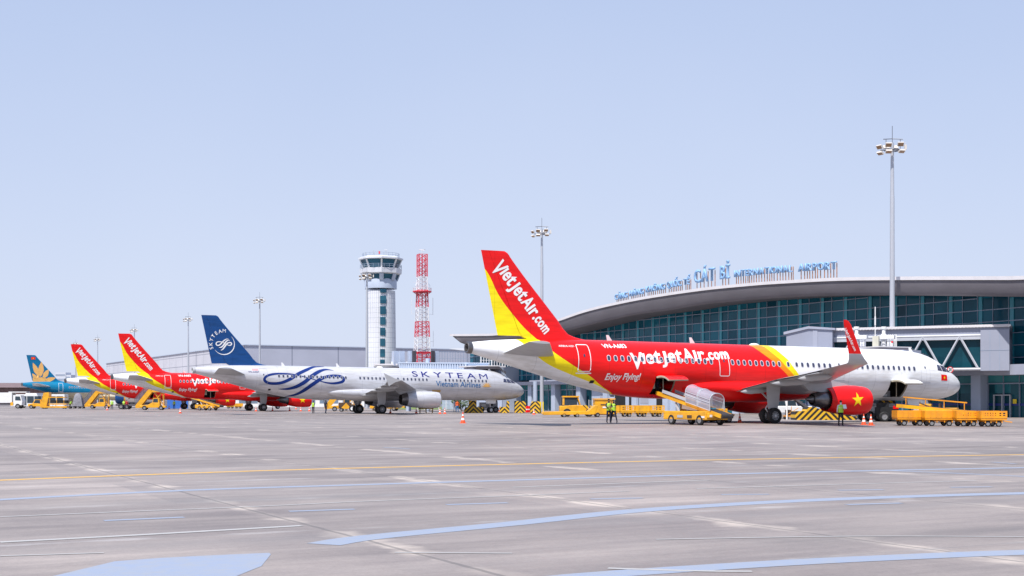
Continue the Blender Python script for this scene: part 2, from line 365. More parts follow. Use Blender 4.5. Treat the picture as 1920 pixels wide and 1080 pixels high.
def aircraft(name, label, loc, th, kind):
    """kind: 'red' (short nacelles, curled wing tips), 'white' or 'teal' (long nacelles, tip fences)"""
    red = kind == 'red'; Mf = {'red': M_redfus, 'white': M_silver, 'teal': M_tealfus}[kind]; Mv = {'red': M_redfin, 'white': M_bluefin, 'teal': M_tealfin}[kind]
    root = thing(name, label, "airliner", loc, R(90) - R(90 - th), "airliners parked in a row")
    # hull with true openings for the two cargo doors on the starboard side
    doors = [(7.25, 9.1), (29.25, 30.95)] if red else []
    st = [0, .03, .08, .16, .3, .5, .8, 1.1, 1.5, 1.9, 2.3, 2.8, 3.3, 3.9, 4.6, 5.4, 6.3, 7.25, 9.1, 11, 14, 17, 20, 23, 26, 29.25, 30.1, 30.95, 32, 33, 34, 35, 36, 37, 38, 39, 40, 41, 42, 43, 44, 44.5]
    pa, pb = R(-14), R(-60)
    ph = sorted([R(5 * i) for i in range(-36, 36)] + [pa, pb])
    ph = [p for i, p in enumerate(ph) if not (0 < min(abs(p - pa), abs(p - pb)) < R(2.4))]
    def HP(s, p): a, b, w = ZT(s), ZB(s), WD(s); return (-s, -w * math.cos(p), (a + b) / 2 + (a - b) / 2 * math.sin(p) + TL(s))
    m = MB(); n = len(ph); V = [HP(s, p) for s in st for p in ph]; Fc = []
    for i in range(len(st) - 1):
        for j in range(n):
            p0, p1 = ph[j], ph[(j + 1) % n] if j < n - 1 else ph[0] + 2 * math.pi
            if any(a - .01 <= st[i] and st[i + 1] <= b + .01 for a, b in doors) and pb - .001 <= p0 and p1 <= pa + .001: continue
            Fc.append((i * n + j, i * n + (j + 1) % n, (i + 1) * n + (j + 1) % n, (i + 1) * n + j))
    m.add(V, Fc); m.build("fuselage", Mf, root, 60, fix=False)
    for a, b in doors:
        q = MB(); q.m = 0                              # lined hold behind the opening
        P = [HP(s, p) for s in (a, b) for p in [pb + (pa - pb) * k / 6 for k in range(7)]]
        for s0 in (a, b):                             # jamb: the skin turned inwards
            o = [HP(s0, pb + (pa - pb) * k / 6) for k in range(7)]; i_ = [(x, y * .9, 3.0 + (z - 3.0) * .93) for x, y, z in o]
            q.add(o + i_, [(k, k + 1, 8 + k, 7 + k) for k in range(6)])
        q.m = 1
        zl, zh = 1.98 + TL(a), 3.36 + TL(a)
        t0 = 1.5
        ppb = [pb + (pa - pb) * k / 6 for k in range(7)]; near = lambda s: [(HP(s, p)[0], HP(s, p)[1] * .93, 3 + (HP(s, p)[2] - 3) * .95) for p in ppb]
        for s0, s1 in ((a - .8, a), (b, b + .8)): q.rings([near(s0), near(s1)], False)
        na, nb = near(a - .8), near(b + .8)
        q.add([na[0], nb[0], (nb[0][0], 1.2, nb[0][2]), (na[0][0], 1.2, na[0][2]), na[6], nb[6], (nb[0][0], 1.2, nb[6][2]), (na[0][0], 1.2, na[6][2])], [(0, 1, 2, 3), (4, 7, 6, 5), (2, 6, 7, 3)])
        q.add(na + [(na[0][0], 1.2, na[6][2]), (na[0][0], 1.2, na[0][2])], [tuple(range(9))]); q.add(nb + [(nb[0][0], 1.2, nb[6][2]), (nb[0][0], 1.2, nb[0][2])], [tuple(range(9))])
        if False: q.add([(-a + .9, -t0, zl), (-b - .9, -t0, zl), (-b - .9, 1.2, zl), (-a + .9, 1.2, zl), (-a + .9, -t0, zh), (-b - .9, -t0, zh), (-b - .9, 1.2, zh), (-a + .9, 1.2, zh)],
              [(0, 1, 2, 3), (4, 7, 6, 5), (1, 5, 6, 2), (2, 6, 7, 3), (3, 7, 4, 0)])
        q.m = 0
        q.bar((-a - .7, -1.3, zl), (-a - .7, -1.3, zh), .035); q.box(-b + .15, -1.0, zl + .5, -b + .5, -.95, zh - .3)
        hold = q.build("cargo_hold", [M_holdl, M_hold], root, 0, fix=False)
        # door panel swung up about its top edge
        hz = HP(a, pa); rot = R(118); D = MB()
        def dp(s, p, k):
            x, y, z = HP(s, p); y *= k; z = hz[2] + (z - hz[2]) * k if k != 1 else z
            dy, dz = -(y - hz[1]), z - hz[2]
            return (x, hz[1] - (dy * math.cos(rot) - dz * math.sin(rot)) - .03, hz[2] + (dy * math.sin(rot) + dz * math.cos(rot)) + .02)
        def dpo(s, p, k):
            w = .12 if k != 1 else 0; x, y, z = HP(s, p); y = y + w * math.cos(p); z = z - w * math.sin(p)
            dy, dz = -(y - hz[1]), z - hz[2]
            return (x, hz[1] - (dy * math.cos(rot) - dz * math.sin(rot)) - .03, hz[2] + (dy * math.sin(rot) + dz * math.cos(rot)) + .02)
        pp = [pb + (pa - pb) * k / 8 for k in range(9)]
        o = [[dpo(s, p, 1) for p in pp] for s in (a + .03, b - .03)]; i_ = [[dpo(s, p, 2) for p in pp] for s in (a + .03, b - .03)]
        D.rings(o, False, m=0); D.rings(i_, False, m=1)
        D.m = 1
        for e in (0, 1): D.add(o[e] + i_[e], [(k, k + 1, 10 + k, 9 + k) for k in range(8)])
        D.add([o[0][0], o[1][0], i_[1][0], i_[0][0], o[0][8], o[1][8], i_[1][8], i_[0][8]], [(0, 1, 2, 3), (4, 5, 6, 7)])
        D.build("cargo_door", [M_redp if a > 20 else M_white, M_holdl], root, 40)
    # tail cone exhaust
    q = MB(); zc = (ZT(44.5) + ZB(44.5)) / 2 + TL(44.5); q.lathe([(-.02, .375), (.0, .41), (.28, .40), (.32, .36), (.3, .26), (-.1, .2)], (-44.5, 0, zc), (-1, 0, .03), 20, cap1=True)
    q.build("tail_exhaust", M_steel if not kind == 'white' else M_greyd, root)
    # belly fairing
    q = MB(); rs = []
    for s in (15.2, 15.5, 16, 17, 18.5, 21, 24, 26, 27.2, 28.2, 28.8, 29.1):
        k = math.sin(math.acos(max(-1, min(1, (s - 22.1) / 7.02)))) ** .62
        if s > 24: k = max(.02, math.sin(math.acos(min(1, (s - 22.1) / 7.02)))) ** .95
        hw, hh, z0 = 2.18 * k ** .35 if k > .3 else 2.18 * .66 * k / .3, .98 * k, 2.52 + (0 if s < 24 else (s - 24) * .03)
        rs.append([(-s, -hw * (abs(math.cos(a)) ** .7) * (1 if math.cos(a) > 0 else -1), z0 + hh * math.sin(a) + TL(s)) for a in [R(15 * j) for j in range(24)]])
    q.rings(rs, cap0=True, cap1=True); q.build("belly_fairing", {'red': M_redp, 'white': M_silver, 'teal': M_tealfus}[kind], root, 60)
    # wings
    wz = lambda t: 2.55 + .15 * (t - 3) if t <= 6.4 else 3.06 + .075 * (t - 6.4)
    wle = lambda t: 16.2 + .6 * (t - 2)
    wte = herm([(0, 23.6), (2, 23.7), (6.4, 23.85), (17, 26.85)])
    for sd_ in (1, -1):
        q = MB(Matrix.Scale(sd_, 4, (0, 1, 0)) if sd_ == -1 else None)
        q.rings([wing_profile(wle(t), wte(t) - wle(t), t, wz(t) + .1, .115 if t < 4 else .09) for t in (.5, 2, 4, 6.4, 9, 12, 15, 16.7)], cap0=True, cap1=True)
        w = q.build("wing", M_grey, root, 40)
        for t, L, zz in ((3.4, 2.6, .36), (7.6, 3.4, .38), (11.3, 2.9, .3)):   # flap track fairings
            c = MB(q.M); s0 = wte(t) - L * .62; z0 = wz(t) - .14
            rs = []
            for k in range(9):
                f = k / 8; r = math.sin(math.pi * min(.999, max(.001, f)) ** .8) ** .7 * .2
                rs.append([(-(s0 + L * f), -t + r * .62 * math.cos(R(a)), z0 - .02 - .16 * f * (1 if f > .5 else .5) + r * 1.25 * math.sin(R(a))) for a in range(0, 360, 36)])
            c.rings(rs, cap0=True, cap1=True); c.build("flap_track_fairing", M_grey, w)
        c = MB(q.M)                                           # drooped trailing edge flaps
        for ta, tb in ((2.2, 6.2), (6.6, 12.6)):
            A = [(-(wte(t) - ch * .55), wte(t) + ch * .5, t) for t, ch in ((ta, 1.1), (tb, .75 if tb > 7 else 1.0))]
            pts = []
            for x, te, t in A:
                z = wz(t) + .06; pts += [(x, -t, z + .03), (-te, -t, z - .16), (x, -t, z - .12)]
            c.add(pts, [(0, 1, 4, 3), (1, 2, 5, 4), (2, 0, 3, 5), (0, 2, 1), (3, 4, 5)])
        c.build("flap", M_greyd, w, 20)
        if red:
            c = MB(q.M)
            sec = [(16.65, 3.93, 25.0, 1.8, 0), (16.95, 3.95, 25.15, 1.72, 12), (17.2, 4.02, 25.4, 1.55, 32), (17.38, 4.22, 25.78, 1.27, 58), (17.46, 4.55, 26.12, 1.02, 78), (17.74, 6.3, 27.2, .56, 80), (17.77, 6.5, 27.42, .38, 80), (17.78, 6.58, 27.6, .2, 80)]
            rs = [wing_profile(le, ch, t, z, .09, (0, math.sin(R(a)), math.cos(R(a))), 0) for t, z, le, ch, a in sec]
            c.rings(rs[:5], cap0=True, m=0); c.rings(rs[4:], cap1=True, m=1)
            wl_ = c.build("winglet", [M_grey, M_redp], root, 40)
            if sd_ == 1:
                def wsurf(x, v, e=.035):
                    k = (v - 4.62) / (6.3 - 4.62); return (x, -(17.46 + .28 * k) - (.075 - .05 * k) * 1 - e, v)
                b = place_line(logo_bm(.03), (-27.76, 6.0), (-26.78, 4.68), h=.24); drape(b, wsurf, "lettering", M_white, wl_, dv=0, smooth=False)
        else:
            c = MB(q.M)
            for y in (0,): c.prism([(-25.0, -16.72, 3.98), (-25.9, -16.72, 4.15), (-27.3, -16.72, 4.78), (-26.95, -16.72, 4.0), (-26.7, -16.72, 3.3), (-25.9, -16.72, 3.75)], (0, -.05, 0))
            c.build("winglet", M_grey, root, 0)
        # engines
        ec, ez = 5.75, 1.66 if red else 1.72
        e = MB(q.M); ax = (-1, 0, .02)
        if red:
            prof = [(.9, .80), (.5, .78), (.08, .86), (0, .91), (.05, .96), (.3, 1.03), (1.0, 1.08), (2.0, 1.07), (2.9, .98), (3.7, .84), (3.72, .80), (3.3, .8)]
            e.lathe(prof[:5], (-15.25, -ec, ez), ax, 40, m=1); e.lathe(prof[4:], (-15.25, -ec, ez), ax, 40, m=0)
            body = e.build("engine_nacelle", [M_redp, M_alu], root, 50)
            c = MB(q.M); c.lathe([(3.35, .80), (3.4, .60), (3.7, .62), (4.25, .57), (4.9, .44), (4.95, .40)], (-15.25, -ec, ez), ax, 28); c.lathe([(4.6, .36), (5.0, .28), (5.5, .05)], (-15.25, -ec, ez), ax, 20)
            c.build("exhaust_nozzle", M_steel, body)
            rn = herm([(0, .9), (.3, 1.03), (1, 1.08), (2, 1.07), (2.9, .98), (3.7, .84)])
        else:
            prof = [(.9, .80), (.5, .78), (.08, .86), (0, .90), (.05, .95), (.3, 1.0), (1.0, 1.05), (2.4, 1.05), (3.6, .98), (4.4, .84), (4.42, .8), (4.0, .78)]
            e.lathe(prof[:5], (-15.35, -ec, ez), ax, 40, m=1); e.lathe(prof[4:], (-15.35, -ec, ez), ax, 40, m=0)
            body = e.build("engine_nacelle", [M_silver if kind == 'white' else M_grey, M_alu], root, 50)
            c = MB(q.M); c.lathe([(4.38, .81), (4.45, .84), (5.1, .66), (5.15, .6), (4.6, .55)], (-15.35, -ec, ez), ax, 28); c.build("exhaust_nozzle", M_steel, body)
            c = MB(q.M); c.lathe([(2.43, 1.056), (2.46, 1.056)], (-15.35, -ec, ez), ax, 40); c.build("cowl_joint", M_greyd, body)
            rn = None
        c = MB(q.M); c.lathe([(.85, .8), (.86, .3)], (-15.3, -ec, ez), ax, 28, m=0); c.lathe([(.86, .3), (.6, .2), (.35, .02)], (-15.3, -ec, ez), ax, 20, m=1); c.build("fan", [M_dark, M_greyd], body)
        c = MB(q.M); c.prism([(-16.4, -ec - .17, ez + .95), (-17.2, -ec - .17, ez + 1.25), (-18.6, -ec - .17, 3.12), (-21.4, -ec - .17, 3.0), (-20.6, -ec - .17, 2.4), (-19.3, -ec - .17, ez + .6), (-18.4, -ec - .17, ez + .75)], (0, .34, 0))
        c.build("engine_pylon", M_greyd, body, 30)
        if sd_ == 1 and red:
            def nsurf(x, v):
                s = -x - 15.25; r = rn(s) + .015; dz = v - (ez + .02 * s); return (x, -ec - math.sqrt(max(.001, r * r - dz * dz)), v)
            drape(poly_bm(star_poly(-16.85, 1.72, .56, 93)), nsurf, "star_emblem", M_yelp, body, du=.1, dv=.1)
    # fin, rudder, stabilisers
    zs = [5.5, 5.75, 5.9, 6.0, 6.1, 6.3, 6.7, 7.27, 8.3, 9.3, 10.3, 11.1, 11.45, 11.6, 11.72, 11.8, 11.84]
    q = MB(); q.rings([fin_sec(FLE(z), FTE(z), z, 0, .70, FIN_T, 12) for z in zs], cap1=True); q.build("tail_fin", Mv, root, 50)
    zr = [z for z in zs if z >= 6.1]; q = MB(); q.rings([fin_sec(FLE(z), FTE(z), z, .706, 1, FIN_T * .99, 6) for z in zr], cap0=True, cap1=True); q.build("rudder", Mv, root, 50)
    for sd_ in (1, -1):
        q = MB(Matrix.Scale(-1, 4, (0, 1, 0)) if sd_ == -1 else None)
        q.rings([wing_profile(38.55 + (t - .8) * .60, 3.85 + (t - .8) * (-2.3 / 5.4), t, 4.78 + .105 * (t - .8), .1, twist=R(-2)) for t in (.3, .9, 3, 5.6, 6.1, 6.22)], cap0=True, cap1=True)
        q.build("tailplane", M_greyd, root, 40)
    # landing gear
    def wheel(c, r, w, nm="wheel"):
        W = MB(); x, y, z = c
        W.lathe([(-w / 2, r * .62), (-w / 2, r * .82), (-w * .38, r * .97), (0, r), (w * .38, r * .97), (w / 2, r * .82), (w / 2, r * .62), (w * .36, r * .56), (-w * .36, r * .56), (-w / 2, r * .62)], c, (0, 1, 0), 32, m=0)
        W.lathe([(-w * .34, r * .57), (-w * .3, r * .4), (-w * .42, r * .3), (-w * .42, .01)], c, (0, 1, 0), 24, m=1)
        W.lathe([(w * .34, r * .57), (w * .3, r * .4), (w * .42, r * .3), (w * .42, .01)], c, (0, 1, 0), 24, m=1)
        W.m = 0
        for k in range(9):
            a = R(40 * k); W.bar((x + r * .46 * math.cos(a), y - w * .36, z + r * .46 * math.sin(a)), (x + r * .46 * math.cos(a), y - w * .29, z + r * .46 * math.sin(a)), r * .06, n=6)
        return W
    gs = 22.35
    for sd_ in (1, -1):
        g = MB(); y = -3.8 * sd_
        g.bar((-gs, y, .58), (-gs, y, 1.6), .1, m=0); g.bar((-gs, y, 1.5), (-gs, y, 2.8), .17); g.bar((-gs, y - .62, .58), (-gs, y + .62, .58), .09)
        g.bar((-gs, y, 1.6), (-gs + .1, y + 1.5 * sd_, 2.5), .07); g.path([(-gs - .15, y, .75), (-gs - .45, y, 1.1), (-gs - .15, y, 1.45)], .05)
        G = g.build("landing_gear", M_strut, root, 40)
        d = MB(); d.prism([(-gs + .62, y - .30 * sd_, 2.75), (-gs + .55, y - .26 * sd_, 1.6), (-gs + .42, y - .22 * sd_, 1.05), (-gs - .38, y - .22 * sd_, 1.05), (-gs - .5, y - .26 * sd_, 1.6), (-gs - .62, y - .30 * sd_, 2.75)], (0, -.05 * sd_, 0)); d.build("gear_door", M_grey, G, 0)
        for dy in (-.44, .44): wheel((-gs, y + dy, .58), .58, .40).build("wheel", [M_blk, M_rim], G, 35)
    g = MB(); g.bar((-5.07, 0, .4), (-5.0, 0, 2.1), .08); g.bar((-5.07, -.36, .39), (-5.07, .36, .39), .05); g.bar((-5.05, 0, 1.0), (-6.1, 0, 2.0), .05)
    G = g.build("landing_gear", M_strut, root, 40)
    d = MB(); d.prism([(-4.4, -.42, 1.75), (-4.5, -.46, 1.25), (-5.9, -.46, 1.25), (-6.0, -.42, 1.75)], (0, -.03, 0)); d.build("gear_door", M_white, G, 0)
    for dy in (-.25, .25): wheel((-5.07, dy, .39), .39, .2).build("wheel", [M_blk, M_strut], G, 35)
    # windows
    mw = {'red': M_wframe, 'white': M_grey, 'teal': M_wframe}[kind]
    wm = None
    rows = [34.73 - .5335 * i for i in range(17)] + [24.3 - .5335 * i for i in range(9)] + [19.19] + [18.4 - .5335 * i for i in range(7)] + [12.54 - .5345 * i for i in range(12)]
    for s in rows:
        zc_ = 4.41 + .0155 * (s - 21)
        a = poly_bm(rring(-.15, .15, -.215, .215, .145, .045)); c = poly_bm(rrect(-.106, .106, -.17, .17, .105))
        def wf(x, v, s=s, zc_=zc_):
            h = hull(x - s, v + zc_); return (h[0] + s, h[1], h[2] - zc_)
        k0 = len(a.faces); join_bm(a, c)
        for i, f in enumerate(a.faces): f.material_index = 0 if i < k0 else 1
        if False: 
            a.free(); o = bpy.data.objects.new("cabin_window", wm); C.objects.link(o); o.parent = root
        else:
            o = drape(a, wf, "cabin_window", [mw, M_glassd], root, dv=.1)
            if 25 < s < 30: wm = o.data
        o.location = (-s, 0, zc_)
    # cockpit panes on both sides
    for sd_ in (1, -1):
        for poly in ([(-4.0, 4.1), (-3.42, 4.04), (-3.5, 4.52), (-3.86, 4.56)], [(-3.34, 4.03), (-2.66, 3.98), (-2.86, 4.46), (-3.4, 4.52)], [(-2.58, 3.97), (-1.72, 3.95), (-2.2, 4.34), (-2.76, 4.46)]):
            o = drape(poly_bm([poly]), lambda x, v: (hull(x, v)[0], hull(x, v)[1] * sd_, hull(x, v)[2]), "cockpit_window", M_glassd, root, du=.15, dv=.1)
    # doors: outline strips on the skin
    mo = M_white if red else M_greyd
    for (s0, s1, z0, z1, mm) in ((37.05, 36.1, 3.66, 5.56, mo), (25.5, 24.6, 3.43, 5.08, mo), (14.75, 13.85, 3.3, 4.88, M_wframe), (5.95, 4.95, 3.18, 5.08, M_wframe)):
        if kind == 'white' and s0 < 30: continue
        bm = poly_bm(rring(-s0, -s1, z0, z1, .14, .05 if (red and mm is M_white) or kind == 'teal' else .022))
        if s0 < 15 or s0 > 30: join_bm(bm, poly_bm(rrect(-s0 - .08, -s1 + .08, z0 - .14, z0 - .06, .03)))
        o = drape(bm, hull, "passenger_door", M_white if kind == 'teal' else mm, root, dv=.1)
        drape(poly_bm(rrect(-(s0 + s1) / 2 - .07, -(s0 + s1) / 2 + .07, z0 + 1.02, z0 + 1.22, .06)), hull, "porthole", M_glassd, o, dv=.1)
    # aerials
    for s, h in ((33.4, .42), (26.3, .45), (4.9, .42)):
        q = MB(); z = ZT(s) + TL(s) - .03; q.prism([(-s, -.02, z), (-s - .42, -.02, z), (-s - .5, -.02, z + h), (-s - .32, -.02, z + h)], (0, .04, 0)); q.build("aerial", M_white, root, 0)
    q = MB(); q.ball((-20.9, 0, ZT(20) + .0), .28, 12, sc=(1.6, .8, .5)); q.build("beacon_fairing", M_white, root)
    # vents and hatches on the lower tail
    for s, z, w, h in ((35.75, 2.98, .3, .2), (33.4, 2.0, .34, .1)):
        drape(poly_bm(rrect(-s - w / 2, -s + w / 2, z - h / 2, z + h / 2, .03)), hull, "outflow_vent", M_dark, root, dv=.05)
    # ---------------- painted markings
    if red:
        b = place_line(logo_bm(), (-32.95, 4.2), (-24.45, 4.72), h=1.06)
        drape(b, hull, "wordmark_lettering", M_white, root, du=1, dv=.1)
        b = place_line(logo_bm(), (-42.78, 10.78), (-39.0, 6.2), h=1.1)
        drape(b, fin_surf, "fin_lettering", M_white, root, du=.3, dv=.3)
        bb = text_bm("Enjoy Flying!", 1, .022, .22, .86); a0, a1, c0, c1 = bounds(bb)
        drape(place_line(bb, (-34.92, 3.12), (-32.2, 3.15)), hull, "slogan_lettering", M_white, root, du=1, dv=.08)
        drape(place_line(text_bm("VN-A683", 1, .018, 0, 1.25), (-34.95, 5.33), (-33.0, 5.37)), hull, "registration_lettering", M_white, root, du=1, dv=.08)
        drape(place_line(text_bm("AIRBUS A321", 1, .01, 0, 1.2), (-38.35, 5.36), (-37.2, 5.36)), hull, "type_lettering", M_white, root, du=.4, dv=.08)
    if red or kind == 'white':
        pass
    if red:
        o = drape(poly_bm([[(-3.66, 3.28), (-2.88, 3.26), (-2.88, 3.73), (-3.66, 3.76)]]), hull, "flag_marking", M_redp, root, du=.1, dv=.08)
        drape(poly_bm(star_poly(-3.27, 3.51, .15)), lambda x, v: tuple(Vector(hull(x, v)) + Vector((0, -.012, 0))), "flag_star", M_yelp, o, dv=.08)
    if kind == 'white':
        # interlaced ribbon emblem
        pa_ = [(28.5, 5.85), (29.9, 5.80), (31.0, 5.45), (32.2, 4.95), (33.4, 4.25), (34.6, 3.78), (35.9, 3.75), (36.5, 4.15), (36.2, 4.62), (35.2, 4.88), (33.8, 4.90), (32.6, 4.78), (31.2, 4.45), (29.8, 4.1), (28.6, 3.83), (27.6, 3.8), (26.7, 4.0), (26.5, 4.35), (26.8, 4.62), (27.6, 4.72), (28.6, 4.62), (29.5, 4.3), (30.6, 3.6), (31.5, 2.95), (32.4, 2.42), (33.5, 2.16)]
        wa = [.02, .18, .32, .38, .38, .36, .32, .32, .28, .24, .2, .14, .1, .09, .18, .28, .34, .36, .34, .32, .34, .4, .46, .44, .3, .03]
        pb_ = [(27.6, 5.38), (28.6, 5.48), (29.6, 5.2), (30.6, 4.65), (31.6, 3.9), (32.6, 3.35), (33.6, 3.08), (34.7, 3.05)]
        wb = [.02, .2, .36, .44, .46, .42, .28, .02]
        bm = poly_bm(ribbon([(-a, b) for a, b in pa_], wa) + ribbon([(-a, b) for a, b in pb_], wb))
        drape(bm, hull, "ribbon_emblem", M_navy, root, du=None, dv=.12)
        cx, cy, k = 41.05, 8.45, .185
        q = [(-(cx + (a - 31.5) * k), cy + (b - 4.25) * k * 2.0) for a, b in pa_]; q2 = [(-(cx + (a - 31.5) * k), cy + (b - 4.25) * k * 2.0) for a, b in pb_]
        arc = [(-(cx) + 1.28 * math.cos(R(t)), cy + .0 + 1.28 * math.sin(R(t))) for t in range(45, -146, -10)]
        bm = poly_bm(ribbon(q, [w * .3 + .03 for w in wa]) + ribbon(q2, [w * .3 + .03 for w in wb]) + ribbon(arc, [.02 + .10 * math.sin(math.pi * i / (len(arc) - 1)) for i in range(len(arc))]))
        for i, ch in enumerate("SKYTEAM"):
            t = 200 - i * 18.6; b = text_bm(ch, .6, 0 if ch == 'M' else .006); a0, a1, c0, c1 = bounds(b)
            join_bm(bm, b, Matrix.Translation((-cx + 1.36 * math.cos(R(t)), cy + 1.36 * math.sin(R(t)), 0)) @ Matrix.Rotation(R(t - 90), 4, 'Z') @ Matrix.Translation((-(a0 + a1) / 2, 0, 0)))
        drape(bm, fin_surf, "fin_emblem", M_white, root, du=.3, dv=.3)
        bm = bmesh.new(); x = 0
        for ch in "SKYTEAM":
            b = text_bm(ch, 1, 0 if ch == 'M' else .008, 0, 1.45); a0, a1, c0, c1 = bounds(b); join_bm(bm, b, Matrix.Translation((x - a0, 0, 0))); x += a1 - a0 + .42
        drape(place_line(bm, (-17.1, 4.72), (-6.35, 4.46), h=1.0), hull, "wordmark_lettering", M_navyw, root, du=1, dv=.1)
        drape(place_line(text_bm("Vietnam Airlines", 1, .012), (-13.95, 3.52), (-7.5, 3.36)), hull, "airline_lettering", mat("blue_lettering_paint", (.02, .13, .33), .4), root, du=1, dv=.1)
        drape(place_line(text_bm("VN-A327", 1, .006, 0, 1.1), (-38.4, 5.0), (-37.1, 5.0)), hull, "registration_lettering", M_navyw, root, du=.4, dv=.08)
        drape(poly_bm([[(-37.9, 5.28), (-37.15, 5.28), (-37.15, 5.5), (-37.9, 5.5)]]), hull, "flag_marking", mat("faded_pink_flag", (.75, .32, .33), .5), root, du=.2)
        pet = []
        for a, L, w in ((90, .66, .085), (62, .66, .08), (118, .66, .08), (36, .7, .075), (144, .7, .075), (12, .74, .07), (168, .74, .07)):
            ca, sa = math.cos(R(a)), math.sin(R(a)); P = [(0, 0), (.5, w), (.8, w * .6), (1, 0), (.8, -w * .6), (.5, -w)]
            pet.append([(-6.6 + x * L * ca - y * sa, 3.42 + x * L * sa + y * ca) for x, y in P])
        bm = bmesh.new()
        for k, p in enumerate(pet): join_bm(bm, poly_bm([p]), Matrix.Translation((0, 0, 0)))
        drape(bm, hull, "flower_emblem", M_gold, root, dv=.1)
        drape(poly_bm(rrect(-14.4, -13.2, 2.72, 3.02, .03)), hull, "small_hatch", mat("ochre_hatch", (.5, .3, .1), .5), root, dv=.1)
    if kind == 'teal':
        pts = []
        def petal(p, a, L, w, tip=.0):
            ca, sa = math.cos(R(a)), math.sin(R(a)); P = [(0, 0), (.18, w * .55), (.45, w), (.72, w * .72), (.9, w * .3), (1, 0), (.9, -w * .3), (.72, -w * .72), (.45, -w), (.18, -w * .55)]
            pts.append([(p[0] + x * L * ca - y * sa, p[1] + x * L * sa + y * ca) for x, y in P])
        petal((-41.0, 6.9), 113, 3.5, .56); petal((-40.75, 6.9), 86, 3.5, .62); petal((-40.25, 6.5), 60, 2.5, .56); petal((-40.2, 5.95), 17, 2.9, .5); petal((-41.35, 6.2), 127, 1.9, .42)
        pts.append([(-42.35, 5.85), (-42.45, 6.3), (-42.3, 7.0), (-41.3, 6.8), (-40.2, 6.9), (-39.2, 6.4), (-39.5, 5.85)]); pts.append([(-41.4 + .42 * math.cos(R(t)), 6.95 + .3 * math.sin(R(t))) for t in range(0, 360, 30)])
        bm = bmesh.new()
        for k, p in enumerate(pts): join_bm(bm, poly_bm([p]))
        drape(bm, fin_surf, "flower_emblem", M_gold, root, du=.3, dv=.3)
        o = drape(poly_bm([[(-42.7, 10.85), (-41.85, 10.85), (-41.85, 11.4), (-42.7, 11.4)]]), fin_surf, "flag_marking", M_redp, root, dv=.3)
        drape(poly_bm(star_poly(-42.28, 11.12, .17)), lambda x, v: tuple(Vector(fin_surf(x, v)) + Vector((0, -.02, 0))), "flag_star", M_yelp, o, dv=0)
        drape(place_line(text_bm("Vietnam Airlines", 1, .01), (-33.0, 4.7), (-26.5, 4.7)), hull, "airline_lettering", M_white, root, du=1, dv=.1)
    return root
jet = aircraft("airliner", "largest red, yellow and white airliner, nearest, with an open cargo door by its nose", (36.94, 106.1, 0), 26.8, 'red')
dup(jet, (-21.2, 214.9, 0), R(28), "red airliner with white tail cone, half hidden behind the blue-finned white airliner")
dup(jet, (-41.3, 252.3, 0), R(28), "red airliner with white tail cone, between the teal airliner and the other small red one")
aircraft("airliner", "white airliner with dark blue fin and interlaced blue ribbon on its side", (1.56, 172.9, 0), 28.3, 'white')
aircraft("airliner", "teal airliner with golden flower on its fin, farthest at the left", (-70.2, 307.3, 0), 28, 'teal')
